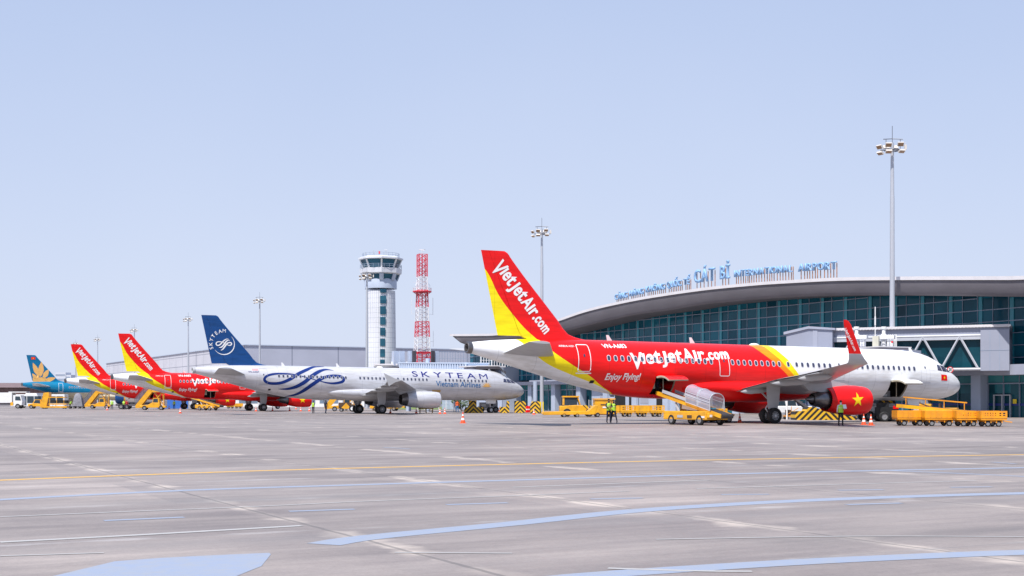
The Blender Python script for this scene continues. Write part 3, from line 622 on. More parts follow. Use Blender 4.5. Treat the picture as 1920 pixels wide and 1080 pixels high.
# ---------------------------------------------------------------- apron
EX, EY = -.4695, .8829                      # direction of the row of stands; the terminal front runs the same way
def concrete():
    m = bpy.data.materials.new("worn_apron_concrete"); m.use_nodes = True; n, l = nodes_of(m); b = n["Principled BSDF"]
    tc = n.new("ShaderNodeTexCoord")
    def N(t, **k):
        x = n.new(t)
        for a, v in k.items(): setattr(x, a, v)
        return x
    def M(op, a, b_=None, c=None):
        x = N("ShaderNodeMath", operation=op)
        for i, v in enumerate((a, b_, c)):
            if v is None: continue
            if isinstance(v, (int, float)): x.inputs[i].default_value = v
            else: l.new(v, x.inputs[i])
        return x.outputs[0]
    rot = N("ShaderNodeMapping"); rot.inputs[2].default_value = (0, 0, R(-28)); l.new(tc.outputs["Object"], rot.inputs[0])
    sx = N("ShaderNodeSeparateXYZ"); l.new(rot.outputs[0], sx.inputs[0]); u, v = sx.outputs[0], sx.outputs[1]
    def noise(sc, det=6, st=(1, 1, 1), src=None, rough=.55):
        mp = N("ShaderNodeMapping"); mp.inputs[3].default_value = st; l.new(src or rot.outputs[0], mp.inputs[0])
        z = N("ShaderNodeTexNoise"); z.inputs["Scale"].default_value = sc; z.inputs["Detail"].default_value = det; z.inputs["Roughness"].default_value = rough; l.new(mp.outputs[0], z.inputs[0]); return z.outputs[0]
    def ramp(f, p0, c0, p1, c1):
        r = N("ShaderNodeValToRGB"); e = r.color_ramp.elements; e[0].position = p0; e[1].position = p1; e[0].color = (*c0, 1); e[1].color = (*c1, 1); l.new(f, r.inputs[0]); return r.outputs[0]
    def mix(f, a, b_, bt='MIX'):
        x = N("ShaderNodeMix", data_type='RGBA', blend_type=bt)
        for i, q in ((0, f), (6, a), (7, b_)):
            if isinstance(q, (int, float)): x.inputs[i].default_value = q
            elif isinstance(q, tuple): x.inputs[i].default_value = (*q, 1)
            else: l.new(q, x.inputs[i])
        return x.outputs[2]
    big = noise(.035, 5, (1, 1.6, 1)); streak = noise(.5, 8, (.16, 1.3, 1), rough=.62); st2 = noise(1.6, 7, (.09, 1.0, 1), rough=.62); fine = noise(9, 8, (1, 1, 1), rough=.7)
    cur = ramp(big, .32, (.222, .194, .180), .66, (.338, .300, .280))
    cur = mix(.95, cur, ramp(streak, .3, (.68, .66, .67), .66, (1.16, 1.14, 1.13)), 'MULTIPLY')
    cur = mix(.8, cur, ramp(st2, .3, (.78, .78, .80), .66, (1.08, 1.07, 1.06)), 'MULTIPLY')
    cur = mix(.8, cur, ramp(fine, .2, (.80, .80, .80), .8, (1.14, 1.14, 1.14)), 'MULTIPLY')
    med = noise(.3, 8, (1, 1.3, 1), rough=.62); cur = mix(.85, cur, ramp(med, .34, (.80, .785, .79), .62, (1.1, 1.09, 1.07)), 'MULTIPLY')
    gr_ = noise(28, 4, rough=.8); cur = mix(.5, cur, ramp(gr_, .3, (.7, .7, .7), .7, (1.2, 1.2, 1.2)), 'MULTIPLY')
    # slab tint
    fu, fv = M('FLOOR', M('DIVIDE', M('ADD', u, .3), 5.3)), M('FLOOR', M('DIVIDE', v, 5.3))
    cb = N("ShaderNodeCombineXYZ"); l.new(fu, cb.inputs[0]); l.new(fv, cb.inputs[1]); wn_ = N("ShaderNodeTexWhiteNoise"); l.new(cb.outputs[0], wn_.inputs[0])
    cur = mix(1, cur, ramp(wn_.outputs[0], 0, (.90, .90, .91), 1, (1.07, 1.06, 1.05)), 'MULTIPLY')
    # joints: pale mortar smear and a dark crack
    wob = M('MULTIPLY', M('SUBTRACT', noise(.8, 4), .5), .10)
    du = M('PINGPONG', M('ADD', M('ADD', u, -5.7), wob), 2.65); dv_ = M('PINGPONG', M('ADD', v, wob), 2.65)
    pn = noise(.7, 6, (1, 1, 1)); pn2 = noise(.16, 3)
    def line(d, w): return M('SUBTRACT', 1, M('SMOOTHSTEP', d, w * .4, w)) if False else M('LESS_THAN', d, w)
    smw = M('MULTIPLY', M('MAXIMUM', M('SUBTRACT', pn, .40), 0), 1.9)
    sat = lambda x: M('MINIMUM', M('MAXIMUM', x, 0), 1)
    sm = M('MULTIPLY', M('MULTIPLY', sat(M('DIVIDE', M('SUBTRACT', smw, du), .30)), sat(M('MULTIPLY', M('SUBTRACT', pn2, .40), 12))), .8)
    cur = mix(sm, cur, (.52, .445, .385))
    sm2 = M('MULTIPLY', sat(M('DIVIDE', M('SUBTRACT', M('MULTIPLY', smw, .4), dv_), .15)), .55); cur = mix(sm2, cur, (.50, .47, .46))
    cur = mix(M('MULTIPLY', M('LESS_THAN', du, .035), .6), cur, (.10, .09, .085))
    cur = mix(M('MULTIPLY', M('LESS_THAN', dv_, .03), .42), cur, (.16, .15, .145))
    # oil and tyre stains
    oil = noise(.12, 7, (1, 2.2, 1)); cur = mix(ramp(oil, .56, (0, 0, 0), .72, (.5, .5, .5)), cur, (.13, .118, .115))
    for off, wd in ((31.5, 1.1), (23.2, .8), (16.6, .7)):
        d = M('ABSOLUTE', M('SUBTRACT', M('ADD', v, M('MULTIPLY', M('SUBTRACT', noise(.02, 1), .5), 6)), off - 2))
        k = M('MULTIPLY', M('SUBTRACT', 1, M('MINIMUM', M('DIVIDE', d, wd), 1)), M('MULTIPLY', st2, .55)); cur = mix(k, cur, (.16, .152, .155))
    l.new(cur, b.inputs["Base Color"]); b.inputs["Roughness"].default_value = .58; b.inputs["Specular IOR Level"].default_value = .5
    bp = N("ShaderNodeBump"); bp.inputs["Strength"].default_value = .25; bp.inputs["Distance"].default_value = .01; l.new(fine, bp.inputs["Height"]); l.new(bp.outputs[0], b.inputs["Normal"])
    return m
g = MB(); g.add([(-3000, -200, 0), (3000, -200, 0), (3000, 6000, 0), (-3000, 6000, 0)], [(0, 1, 2, 3)])
tag(g.build("ground", concrete(), None, 0), kind="structure")
def paintmat(name, col, wear=.45):
    m = bpy.data.materials.new(name); m.use_nodes = True; n, l = nodes_of(m); b = n["Principled BSDF"]
    tc = n.new("ShaderNodeTexCoord"); z = n.new("ShaderNodeTexNoise"); z.inputs["Scale"].default_value = 5; z.inputs["Detail"].default_value = 10; z.inputs["Roughness"].default_value = .7; l.new(tc.outputs["Object"], z.inputs[0])
    r = n.new("ShaderNodeValToRGB"); r.color_ramp.elements[0].position = wear - .10; r.color_ramp.elements[1].position = wear + .16
    r.color_ramp.elements[0].color = (*[c * .5 + .15 for c in col], 1); r.color_ramp.elements[1].color = (*col, 1); l.new(z.outputs[0], r.inputs[0]); l.new(r.outputs[0], b.inputs["Base Color"]); b.inputs["Roughness"].default_value = .7
    return m
PB, PY, PW = paintmat("pale_blue_line_paint", (.24, .285, .385)), paintmat("yellow_line_paint", (.68, .37, .04)), paintmat("worn_white_line_paint", (.42, .405, .40), .56)
LH = [.003]
def gline(pts, w, m, name="painted_line"):
    P = [px(x, y) for x, y in pts]; rs = ribbon([(p.x, p.y) for p in P], [w] * len(P), sub=4); q = MB()
    for r_ in rs: q.add([(a, b, LH[0]) for a, b in r_], [(0, 1, 2, 3)])
    LH[0] += .0001
    return tag(q.build(name, m, None, 0, fix=False), kind="structure")
gline([(-300, 913), (0, 900.5), (480, 883), (960, 870.5), (1440, 860.5), (1920, 852.5), (2300, 848)], .32, PY)
gline([(-400, 962), (0, 937), (350, 919.5), (660, 909.5), (960, 900.5), (1440, 887), (1920, 877), (2400, 868)], .36, PB)
gline([(1640, 881.5), (1780, 887), (1920, 893.5), (2100, 903)], .22, PB)
gline([(606, 1021), (700, 1007), (960, 982), (1190, 958), (1440, 942), (1680, 932), (1920, 925), (2400, 915)], .48, PB)
gline([(900, 1106), (1080, 1082), (1440, 1057.5), (1700, 1044.5), (1920, 1036), (2300, 1026)], .42, PB)
for a in ([(542, 959), (665, 955)], [(195, 976.5), (345, 970)], [(837, 946.5), (952, 943)], [(1107, 936), (1205, 934)], [(1352, 927.5), (1442, 927)], [(1572, 919.5), (1657, 918.5)], [(1587, 946.5), (1690, 943.5)], [(1782, 914), (1860, 913)], [(770, 842), (720, 839)], [(1860, 866.5), (1905, 870)]):
    gline(a, .17, PB)
gline([(0, 969.5), (240, 959.5), (480, 950), (700, 939.5), (960, 930), (1180, 921)], .10, PW); gline([(960, 914), (1150, 907), (1330, 900.5)], .12, PW); gline([(1305, 916.5), (1560, 909), (1830, 901.5)], .11, PW)
gline([(0, 1017), (250, 1004), (565, 986)], .16, PW); gline([(0, 1043), (195, 1037)], .07, PW); gline([(0, 799), (450, 797), (960, 792.5)], .5, PW); gline([(1140, 1066), (1300, 1071), (1410, 1072)], .10, PW)
gline([(740, 1036.5), (960, 1038)], .07, PW); gline([(1230, 1012), (1600, 1006), (1920, 1007)], .07, PW)
q = MB(); q.add([(px(x, y).x, px(x, y).y, .003) for x, y in ((60, 1090), (215, 1053), (300, 1046.5), (400, 1041.5), (505, 1037), (508, 1040), (490, 1062), (440, 1082), (400, 1092))], [tuple(range(9))])
tag(q.build("painted_patch", PB, None, 0), kind="structure")
# ---------------------------------------------------------------- terminal
P0X, P0Y = 50., 125.
def tw(t, d, z=0.): return Vector((P0X + EX * t - EY * d * 1.0, P0Y + EY * t + EX * d, z))
def ontp(x, y, d=0.):
    """(t, height) where the ray through a photo pixel meets the plane d metres in front of the terminal glass"""
    o = tw(0, d); u = (x - 960) / F; t = (o.x - u * o.y) / (-EX + u * EY); Z = o.y + EY * t
    return t, HC + (Y0 - y) * Z / F
TH = math.atan2(EY, EX)
M_glass = None
def glassmat(name, c0, c1, sc=(3.9, 1.2), rough=.09):
    m = bpy.data.materials.new(name); m.use_nodes = True; n, l = nodes_of(m); b = n["Principled BSDF"]
    tc = n.new("ShaderNodeTexCoord"); mp = n.new("ShaderNodeVectorMath"); mp.operation = 'DIVIDE'; mp.inputs[1].default_value = (sc[0], 1000, sc[1]); l.new(tc.outputs["Object"], mp.inputs[0])
    fl = n.new("ShaderNodeVectorMath"); fl.operation = 'FLOOR'; l.new(mp.outputs[0], fl.inputs[0]); w = n.new("ShaderNodeTexWhiteNoise"); l.new(fl.outputs[0], w.inputs[0])
    nz = n.new("ShaderNodeTexNoise"); nz.inputs["Scale"].default_value = .13; nz.inputs["Detail"].default_value = 5; l.new(tc.outputs["Object"], nz.inputs[0])
    ad = n.new("ShaderNodeMath"); ad.operation = 'MULTIPLY_ADD'; ad.inputs[1].default_value = .5; l.new(w.outputs[0], ad.inputs[0]); l.new(nz.outputs[0], ad.inputs[2])
    r = n.new("ShaderNodeValToRGB"); r.color_ramp.elements[0].position = .35; r.color_ramp.elements[1].position = 1.0; r.color_ramp.elements[0].color = (*c0, 1); r.color_ramp.elements[1].color = (*c1, 1)
    l.new(ad.outputs[0], r.inputs[0]); l.new(r.outputs[0], b.inputs["Base Color"]); b.inputs["Roughness"].default_value = rough; b.inputs["Specular IOR Level"].default_value = .17
    bp = n.new("ShaderNodeBump"); bp.inputs["Strength"].default_value = .12; bp.inputs["Distance"].default_value = .3; l.new(nz.outputs[0], bp.inputs["Height"]); l.new(bp.outputs[0], b.inputs["Normal"])
    return m
G_UP = glassmat("teal_curtain_wall_glass", (.002, .038, .068), (.012, .135, .20), (1.95, 1.2))
G_LO = glassmat("dark_teal_ground_floor_glass", (.002, .03, .05), (.025, .17, .21), (1.95, 2.4), .05)
G_TR = glassmat("bright_teal_transom_glass", (.02, .17, .20), (.05, .26, .29), (2.6, 3))
M_mull = mat("lilac_grey_mullion", (.26, .32, .42), .4, var=.1)
M_tealc = mat("teal_tinted_column", (.03, .29, .38), .3, var=.25, scale=.4)
M_fasc = mat("dark_grey_roof_fascia", (.135, .125, .14), .6, var=.16, scale=.25, stretch=(1, 1, 3))
M_cap = mat("pale_roof_flashing", (.66, .64, .66), .5, var=.08, scale=1)
M_lilac = mat("lilac_grey_cladding", (.34, .36, .44), .5, var=.10, scale=.4)
M_lil2 = mat("pale_blue_grey_cladding", (.42, .48, .60), .5, var=.10, scale=.4)
M_roof = mat("roof_sheeting", (.45, .45, .46), .6, var=.15, scale=.2)
M_chrome = mat("pale_truss_steel", (.46, .48, .53), .35, var=.08)
term = thing("terminal", "long glass-fronted terminal with arched grey roof rising behind the nearest airliner", "terminal", (P0X, P0Y, 0), TH)
FD = 5.0
ztop = herm(sorted(ontp(x, y, FD) for x, y in ((847, 626.5), (900, 626), (933, 625), (985, 616), (1045, 600), (1101, 581), (1158, 567), (1225, 554), (1320, 540), (1418, 530), (1500, 524.5), (1566, 521), (1681, 519), (1920, 518))))
zbot = herm(sorted(ontp(x, y, FD) for x, y in ((847, 629), (869, 645), (885, 647), (940, 640), (1000, 634), (1066, 619.5), (1137, 602), (1207, 588), (1253, 582), (1320, 571), (1377, 565), (1500, 556.5), (1624, 554), (1920, 556.5))))
T1 = ontp(847, 627, FD)[0]; ts = [-45 + (T1 + 45) * k / 90 for k in range(91)]
q = MB()
q.rings([[(t, FD, zbot(t)), (t, FD + .25, zbot(t) + .3), (t, FD + .25, ztop(t) - .35), (t, FD, ztop(t) - .35)] for t in ts], False, m=0)
q.rings([[(t, FD, zbot(t)), (t, -1.5, zbot(t) + .2)] for t in ts], False, m=0)
q.build("roof_fascia", M_fasc, term, 40, fix=False)
q = MB(); q.rings([[(t, FD, ztop(t) - .36), (t, FD + .4, ztop(t) - .36), (t, FD + .4, ztop(t)), (t, FD - .4, ztop(t) + .02), (t, FD - .4, ztop(t) - .3)] for t in ts], True, cap0=True, cap1=True)
q.build("roof_edge_flashing", M_cap, term, 40)
q = MB(); q.rings([[(t, FD - .4, ztop(t) - .05), (t, -30, ztop(t) + .5), (t, -62, ztop(t) - .8), (t, -62, 0)] for t in ts], False); q.build("roof", M_roof, term, 40)
# curtain wall
TL_ = 124.; q = MB(); tt = [-45 + 1.95 * k for k in range(int((TL_ + 45) / 1.95) + 1)]
q.rings([[(t, 0, 5.0), (t, 0, max(5.2, zbot(t) + .18))] for t in tt], False); q.build("curtain_wall_glass", G_UP, term, 0)
q = MB()
z = 5.9
while z < 17.5:
    seg = [t for t in tt if zbot(t) + .1 > z + .1]
    if len(seg) > 1: q.box(seg[0], .0, z - .045, seg[-1], .12, z + .045)
    z += 1.22
for t in tt: q.box(t - .03, 0.01, 5.0, t + .03, .07, max(5.2, zbot(t) + .12))
q.build("mullions", M_mull, term, 0)
k = 0
while 1.4 + 3.9 * k < 122:
    t = 1.4 + 3.9 * k; q = MB(); q.box(t - .24, .015, 5.05, t + .24, .09, zbot(t) + .1); q.build("facade_column", M_tealc, term, 0); k += 1
for t in (-2.5, -6.4, -10.3): q = MB(); q.box(t - .24, .015, 5.05, t + .24, .09, zbot(t) + .1); q.build("facade_column", M_tealc, term, 0)
# first floor slab edge, ground floor glass, piers
q = MB(); q.box(-45, -1, 4.15, 2.6, 2.6, 5.15); q.box(2.61, -1, 4.2, 124, 1.2, 4.75); q.box(-45, -1, 4.76, 124, .02, 5.04) if False else None
q.build("slab_edge_band", M_lilac, term, 0)
q = MB(); q.add([(-45, -.4, 0), (58, -.4, 0), (58, -.4, 3.3), (-45, -.4, 3.3), (80, -.4, 0), (104, -.4, 0), (104, -.4, 3.3), (80, -.4, 3.3)], [(0, 1, 2, 3), (4, 5, 6, 7)]); q.build("ground_floor_glass", G_LO, term, 0, fix=False)
q = MB(); q.add([(-45, -.3, 3.4), (104, -.3, 3.4), (104, -.3, 4.2), (-45, -.3, 4.2)], [(0, 1, 2, 3)]); q.build("transom_glass", G_TR, term, 0, fix=False)
q = MB(); q.box(-45, -.5, 3.3, 104, -.1, 3.42)
for k in range(58): q.box(-9 + 1.95 * k - .03, -.39, 0, -9 + 1.95 * k + .03, -.2, 4.2) if not 58 < -9 + 1.95 * k < 80 else None
q.build("ground_floor_frame", M_mull, term, 0)
q = MB(); q.box(-45, -.36, 1.15, 58, -.33, 1.38); q.build("blue_glass_band", mat("deep_blue_film", (.004, .02, .22), .3), term, 0)
for k in range(-1, 13):
    t = 5.3 + 7.8 * k
    q = MB(); q.box(t - .62, -.6, 0, t + .62, .75, 4.2); q.build("pier", M_lil2 if k % 2 == 0 else M_lil2, term, 0)
q = MB(); q.box(58, -1, 0, 80, .3, 4.19, 0)
for a, b in ((60, 62.6), (67, 69.6), (70.6, 73.4)): q.box(a, .301, 0, b, .34, 3.2, 1)
for a in (64.6, 75.5): q.box(a, .301, 1.2, a + 2.1, .33, 2.6, 2)
q.build("service_wall", [M_lil2, M_dark, M_lilac], term, 0)
q = MB()                                                       # end block in front of the glass
q.box(104, -2, 0, 128, 3.2, 7.3, 0)
for k in range(8): q.box(104 + 3 * k - .04, 3.2, .0, 104 + 3 * k + .04, 3.24, 7.3, 1)
q.build("end_block", [M_lil2, M_mull], term, 0)
for x0, x1 in ((1861.5, 1892), (1050, 1066)):
    a, b = ontp(x1, 783)[0], ontp(x0, 783)[0]; q = MB()
    for t in (a, (a + b) / 2, b): q.box(t - .05, -.25, 0, t + .05, -.1, 2.25)
    q.box(a + .051, -.24, 2.15, b - .051, -.11, 2.25); q.build("glass_door_frame", M_chrome, term, 0)
q = MB(); a = ontp(1899, 756)[0]; q.box(a - .22, -.3, 1.35, a + .22, -.26, 1.8); q.build("yellow_notice", mat("yellow_notice_board", (.85, .62, .02), .5), term, 0)
# rooftop name: letters on rusty posts
sign = thing("rooftop_sign", "row of pale blue letters on rusty posts along the terminal roof edge", "sign", (P0X, P0Y, 0), TH)
M_let = mat("pale_blue_sign_face", (.24, .42, .68), .45, var=.12, scale=.8)
M_rust = mat("rusty_sign_post", (.42, .19, .10), .85, var=.5, scale=3)
def slet(word, xa, xb, ya, yb, cap, post):
    """word spans photo columns xa..xb; cap height in metres, standing post metres above the flashing"""
    ta, tb = ontp(xa, ya, FD - 1)[0], ontp(xb, yb, FD - 1)[0]; ws = []; tot = 0
    for ch in word:
        if ch == " ": ws.append((None, .4)); tot += .4; continue
        b = text_bm(ch, cap / .73, .022 * cap, 0, 1); x0, x1, y0, y1 = bounds(b); ws.append((b, x1 - x0)); tot += x1 - x0 + .16 * cap
    k = (ta - tb) / tot; t = ta
    for b, w in ws:
        if b is None: t -= w * k; continue
        x0, x1, y0, y1 = bounds(b)
        bmesh.ops.scale(b, vec=(k, 1, 1), verts=b.verts); bmesh.ops.translate(b, vec=(-x0 * k, 0, 0), verts=b.verts)
        r = bmesh.ops.extrude_face_region(b, geom=b.faces[:]); bmesh.ops.translate(b, vec=(0, 0, .22), verts=[v for v in r["geom"] if isinstance(v, bmesh.types.BMVert)])
        bmesh.ops.recalc_face_normals(b, faces=b.faces)
        me = bpy.data.meshes.new("letter"); b.to_mesh(me); b.free(); me.materials.append(M_let)
        o = bpy.data.objects.new("letter", me); C.objects.link(o); o.parent = sign
        tc_ = t - w * k / 2; base = ztop(tc_) + post
        o.matrix_local = Matrix(((-1, 0, 0, t), (0, 0, 1, FD - 1), (0, 1, 0, base), (0, 0, 0, 1)))
        for dt in ((.25,) if w * k < .5 * cap else (.15, .8)):
            p = MB(); tt_ = t - w * k * dt - (.05 if dt < .5 else 0); p.bar((tt_, FD - 1.12, ztop(tt_) - .3), (tt_, FD - 1.12, base + cap * .75), .055, n=6); p.build("support_post", M_rust, o.parent)
        t -= w * k + .16 * cap * k
for a in (("C\u1ea2NG", 1154.5, 1178.5, 560, 555, .82, .62), ("H\u00c0NG", 1182, 1209, 556, 549, .82, .66), ("KH\u00d4NG", 1212.5, 1249, 547, 541, .84, .75), ("QU\u1ed0C", 1252, 1280, 540, 536, .84, .85), ("T\u1ebe", 1283.5, 1296, 535, 534, .84, .9),
          ("C\u00c1T", 1303.5, 1343.5, 532, 527, 1.72, .95), ("B\u1ec8", 1352, 1371.5, 525, 523, 1.72, 1.0), ("INTERNATIONAL", 1378.5, 1488.5, 521, 511, .84, 1.05), ("AIRPORT", 1498.5, 1571.5, 511, 506, .9, 1.05)):
    slet(*a)
# ---------------------------------------------------------------- far buildings
def at(x, Z, z=0.): return Vector(((x - 960) / F * Z, Z, z))
def panelmat(name, col, sx, sz, line=(.3, .32, .38), lw=.03, axis=0, rough=.6, var=.06):
    """cladding in sheets: seams every sx metres along and sz metres up, in the part's own space"""
    m = bpy.data.materials.new(name); m.use_nodes = True; n, l = nodes_of(m); b = n["Principled BSDF"]
    tc = n.new("ShaderNodeTexCoord"); s = n.new("ShaderNodeSeparateXYZ"); l.new(tc.outputs["Object"], s.inputs[0])
    def pp(o, w):
        a = n.new("ShaderNodeMath"); a.operation = 'PINGPONG'; a.inputs[1].default_value = w / 2; l.new(o, a.inputs[0])
        c = n.new("ShaderNodeMath"); c.operation = 'LESS_THAN'; c.inputs[1].default_value = lw; l.new(a.outputs[0], c.inputs[0]); return c.outputs[0]
    mx = n.new("ShaderNodeMath"); mx.operation = 'MAXIMUM'; l.new(pp(s.outputs[axis], sx), mx.inputs[0]); l.new(pp(s.outputs[2], sz), mx.inputs[1])
    nz = n.new("ShaderNodeTexNoise"); nz.inputs["Scale"].default_value = .12; nz.inputs["Detail"].default_value = 6; l.new(tc.outputs["Object"], nz.inputs[0])
    r = n.new("ShaderNodeValToRGB"); r.color_ramp.elements[0].position = .3; r.color_ramp.elements[1].position = .65; r.color_ramp.elements[0].color = (*[c * (1 - var * 2) for c in col], 1); r.color_ramp.elements[1].color = (*col, 1); l.new(nz.outputs[0], r.inputs[0])
    mi = n.new("ShaderNodeMix"); mi.data_type = 'RGBA'; l.new(mx.outputs[0], mi.inputs[0]); l.new(r.outputs[0], mi.inputs[6]); mi.inputs[7].default_value = (*line, 1)
    l.new(mi.outputs[2], b.inputs["Base Color"]); b.inputs["Roughness"].default_value = rough; return m
cx_, cy_ = (458 - 960) / F * 361, 361.
hall = thing("cargo_hall", "long low pale grey sheet-clad hall behind the parked airliners, left of the tower", "hall", (cx_, cy_, 0), TH)
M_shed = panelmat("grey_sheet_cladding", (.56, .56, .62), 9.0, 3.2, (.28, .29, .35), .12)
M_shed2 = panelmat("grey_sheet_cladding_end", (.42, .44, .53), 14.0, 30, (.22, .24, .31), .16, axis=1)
q = MB(); HH = 17.2
q.box(0, -116, 7.6, 205, 0, HH, 0); q.build("upper_cladding", [M_shed], hall, 0)
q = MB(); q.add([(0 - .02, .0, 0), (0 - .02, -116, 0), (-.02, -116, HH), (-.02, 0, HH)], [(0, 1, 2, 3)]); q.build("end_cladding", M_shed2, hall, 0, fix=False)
q = MB(); q.box(0.3, -115, 0, 204, -1.5, 7.6, 0)
for k in range(34): q.box(3 + 6 * k - .3, -1.5, 0, 3 + 6 * k + .3, -.6, 7.6, 1)
for k in range(33): q.box(4.2 + 6 * k, -1.48, 1.2, 7.8 + 6 * k, -1.44, 6.2, 2)
q.build("lower_wall", [M_lil2, M_white, mat("hazy_window_glass", (.16, .22, .30), .2)], hall, 0)
q = MB(); q.box(-.3, -116.3, HH, 205.3, .3, HH + .25); q.build("parapet", M_lil2, hall, 0)
bl = mat("blue_sign_letter", (.02, .11, .46), .5)
q = MB(); a, b = 122, 140                       # blue lettering panel, too far off to read
for i, (x0, x1, z0, z1) in enumerate([(118 + 2.7 * k, 120.2 + 2.7 * k, 12.9, 14.9) for k in range(7)] + [(119 + 2.4 * k, 121.0 + 2.4 * k, 10.9, 12.2) for k in range(4)]): q.box(x0, .05, z0, x1, .35, z1)
q.build("blue_sign", bl, hall, 0)
q = MB(); q.add([(116.5, .03, 12.6), (137.8, .03, 12.6), (137.8, .03, 15.2), (116.5, .03, 15.2)], [(0, 1, 2, 3)]); q.build("sign_backboard", mat("mid_blue_board", (.05, .18, .52), .5), hall, 0, fix=False)
# ---------------- control tower
TZ = 340.; tc_ = at(714, TZ)
M_twr = panelmat("tower_white_tiles", (.70, .71, .75), 1.35, 1.35, (.40, .42, .48), .04)
M_twg = glassmat("tower_glass", (.01, .05, .09), (.03, .12, .18), (2, 2), .08)
tower = thing("control_tower", "round white airport control tower with flared glazed cab and railing on top", "control tower", tc_, 0)
S = F / TZ; hz = lambda y: HC + (Y0 - y) / S
q = MB(); NS = 48
q.lathe([(0, 4.1), (hz(640), 4.0), (hz(560), 3.85), (hz(546), 3.8)], (0, 0, 0), (0, 0, 1), NS, cap1=True); q.build("shaft", panelmat("tower_shaft_panels", (.68, .69, .74), 200, 1.3, (.38, .40, .46), .04), tower, 40)
q = MB(); q.lathe([(hz(542), 4.25), (hz(527), 4.25), (hz(523), 4.05)], (0, 0, 0), (0, 0, 1), NS, cap0=True, cap1=True); q.build("upper_shaft_ring", M_lil2, tower, 40)
def octring(r, z, n=12, ph=0): return [(r * math.cos(2 * math.pi * (i + ph) / n), r * math.sin(2 * math.pi * (i + ph) / n), z) for i in range(n)]
N8 = 8; PH = .18
q = MB(); q.rings([octring(4.2, hz(523), N8, PH), octring(4.3, hz(516), N8, PH)], cap0=True, cap1=True, m=0); q.rings([octring(4.25, hz(515.9), N8, PH), octring(5.3, hz(514.5) + 1.1, N8, PH)], m=1)
q.build("lower_windows", [M_white, M_twg], tower, 0) if False else None
q = MB(); q.rings([octring(4.3, hz(527), N8, PH), octring(4.9, hz(515.5), N8, PH)], m=1)
for i in range(N8):
    a, b = octring(4.32, hz(527), N8, PH)[i], octring(4.95, hz(515.5), N8, PH)[i]; q.beam(a, b, 1.1, .3, m=0)
q.build("lower_window_band", [M_lil2, M_twg], tower, 0)
q = MB(); q.rings([octring(4.9, hz(515.5), N8, PH), octring(5.5, hz(513.5), N8, PH), octring(5.6, hz(504.5), N8, PH), octring(5.0, hz(504), N8, PH)], cap0=True, cap1=True); q.build("walkway", M_lilac if False else mat("tower_white_paint", (.62, .64, .70), .5), tower, 0)
q = MB(); q.rings([octring(4.45, hz(504), N8, PH), octring(5.45, hz(488.5), N8, PH)], m=1)
for i in range(N8):
    a, b = octring(4.48, hz(504), N8, PH)[i], octring(5.5, hz(488.5), N8, PH)[i]; q.beam(a, b, .42, .3, m=0)
q.build("cab_glazing", [M_white, M_twg], tower, 0)
q = MB(); q.rings([octring(5.3, hz(488.8), N8, PH), octring(5.95, hz(487.5), N8, PH), octring(5.95, hz(484.5), N8, PH), octring(5.0, hz(482), N8, PH)], cap0=True, cap1=True); q.build("cab_roof", MATS["tower_white_paint"], tower, 0)
def railing(r, z, h, n=24, th=.05):
    q = MB(); P = octring(r, z, n)
    for i in range(n):
        a, b = Vector(P[i]), Vector(P[(i + 1) % n]); q.bar(a, a + Vector((0, 0, h)), th, n=4)
        for k in (1, .5): q.bar(a + Vector((0, 0, h * k)), b + Vector((0, 0, h * k)), th, n=4)
    return q
railing(4.9, hz(483.5), 1.0).build("roof_railing", M_mull, tower, 0); railing(5.5, hz(504), .9).build("walkway_railing", M_mull, tower, 0)
q = MB()
for x, y, h in ((-3.9, -1, 1.3), (-1.9, 0, 1.9), (-.5, 1, 1.6), (1.4, -.5, 2.0), (3.8, 0, .9)): q.bar((x, y, hz(483)), (x, y, hz(483) + h), .07, n=5)
q.bar((-2.3, 0, hz(483) + 1.5), (-1.5, 0, hz(483) + 1.5), .05, n=4); q.ball((.0, 0, hz(483) + 2.9), .01, 6); q.bar((1.0, -.5, hz(483) + 2.0), (1.8, -.5, hz(483) + 2.0), .07, n=5); q.build("roof_aerials", M_greyd, tower, 0)
q = MB(); q.bar((-2.2 + 1.7, 1, hz(483) + 1.1), (-2.2 + 1.7, 1, hz(483) + 1.8), .22, n=8); q.build("red_beacon", M_redp, tower, 0)
# strip of stair windows on the shaft, facing the apron
for y0, y1 in ((544, 551), (556.5, 571), (576, 591), (596, 610.5), (616, 630.5), (636, 650), (655.5, 670), (675, 683)):
    q = MB(); z1, z0 = hz(y0), hz(y1); a0, a1 = R(-90 + 3), R(-90 + 27) - R(.05) * (y0 - 540); rr = 4.14
    A = [a0 + (a1 - a0) * k / 4 for k in range(5)]
    q.rings([[(rr * math.cos(a), rr * math.sin(a), z) for z in (z0, z1)] for a in A], False); q.build("stair_window", M_twg, tower, 0, fix=False)
q = MB()
for i in range(20):
    a = R(-170 + 8.4 * i); q.bar((4.12 * math.cos(a), 4.12 * math.sin(a), 0), (3.93 * math.cos(a), 3.93 * math.sin(a), hz(546)), .025, n=4)
q.build("cladding_seams", M_mull, tower, 0)
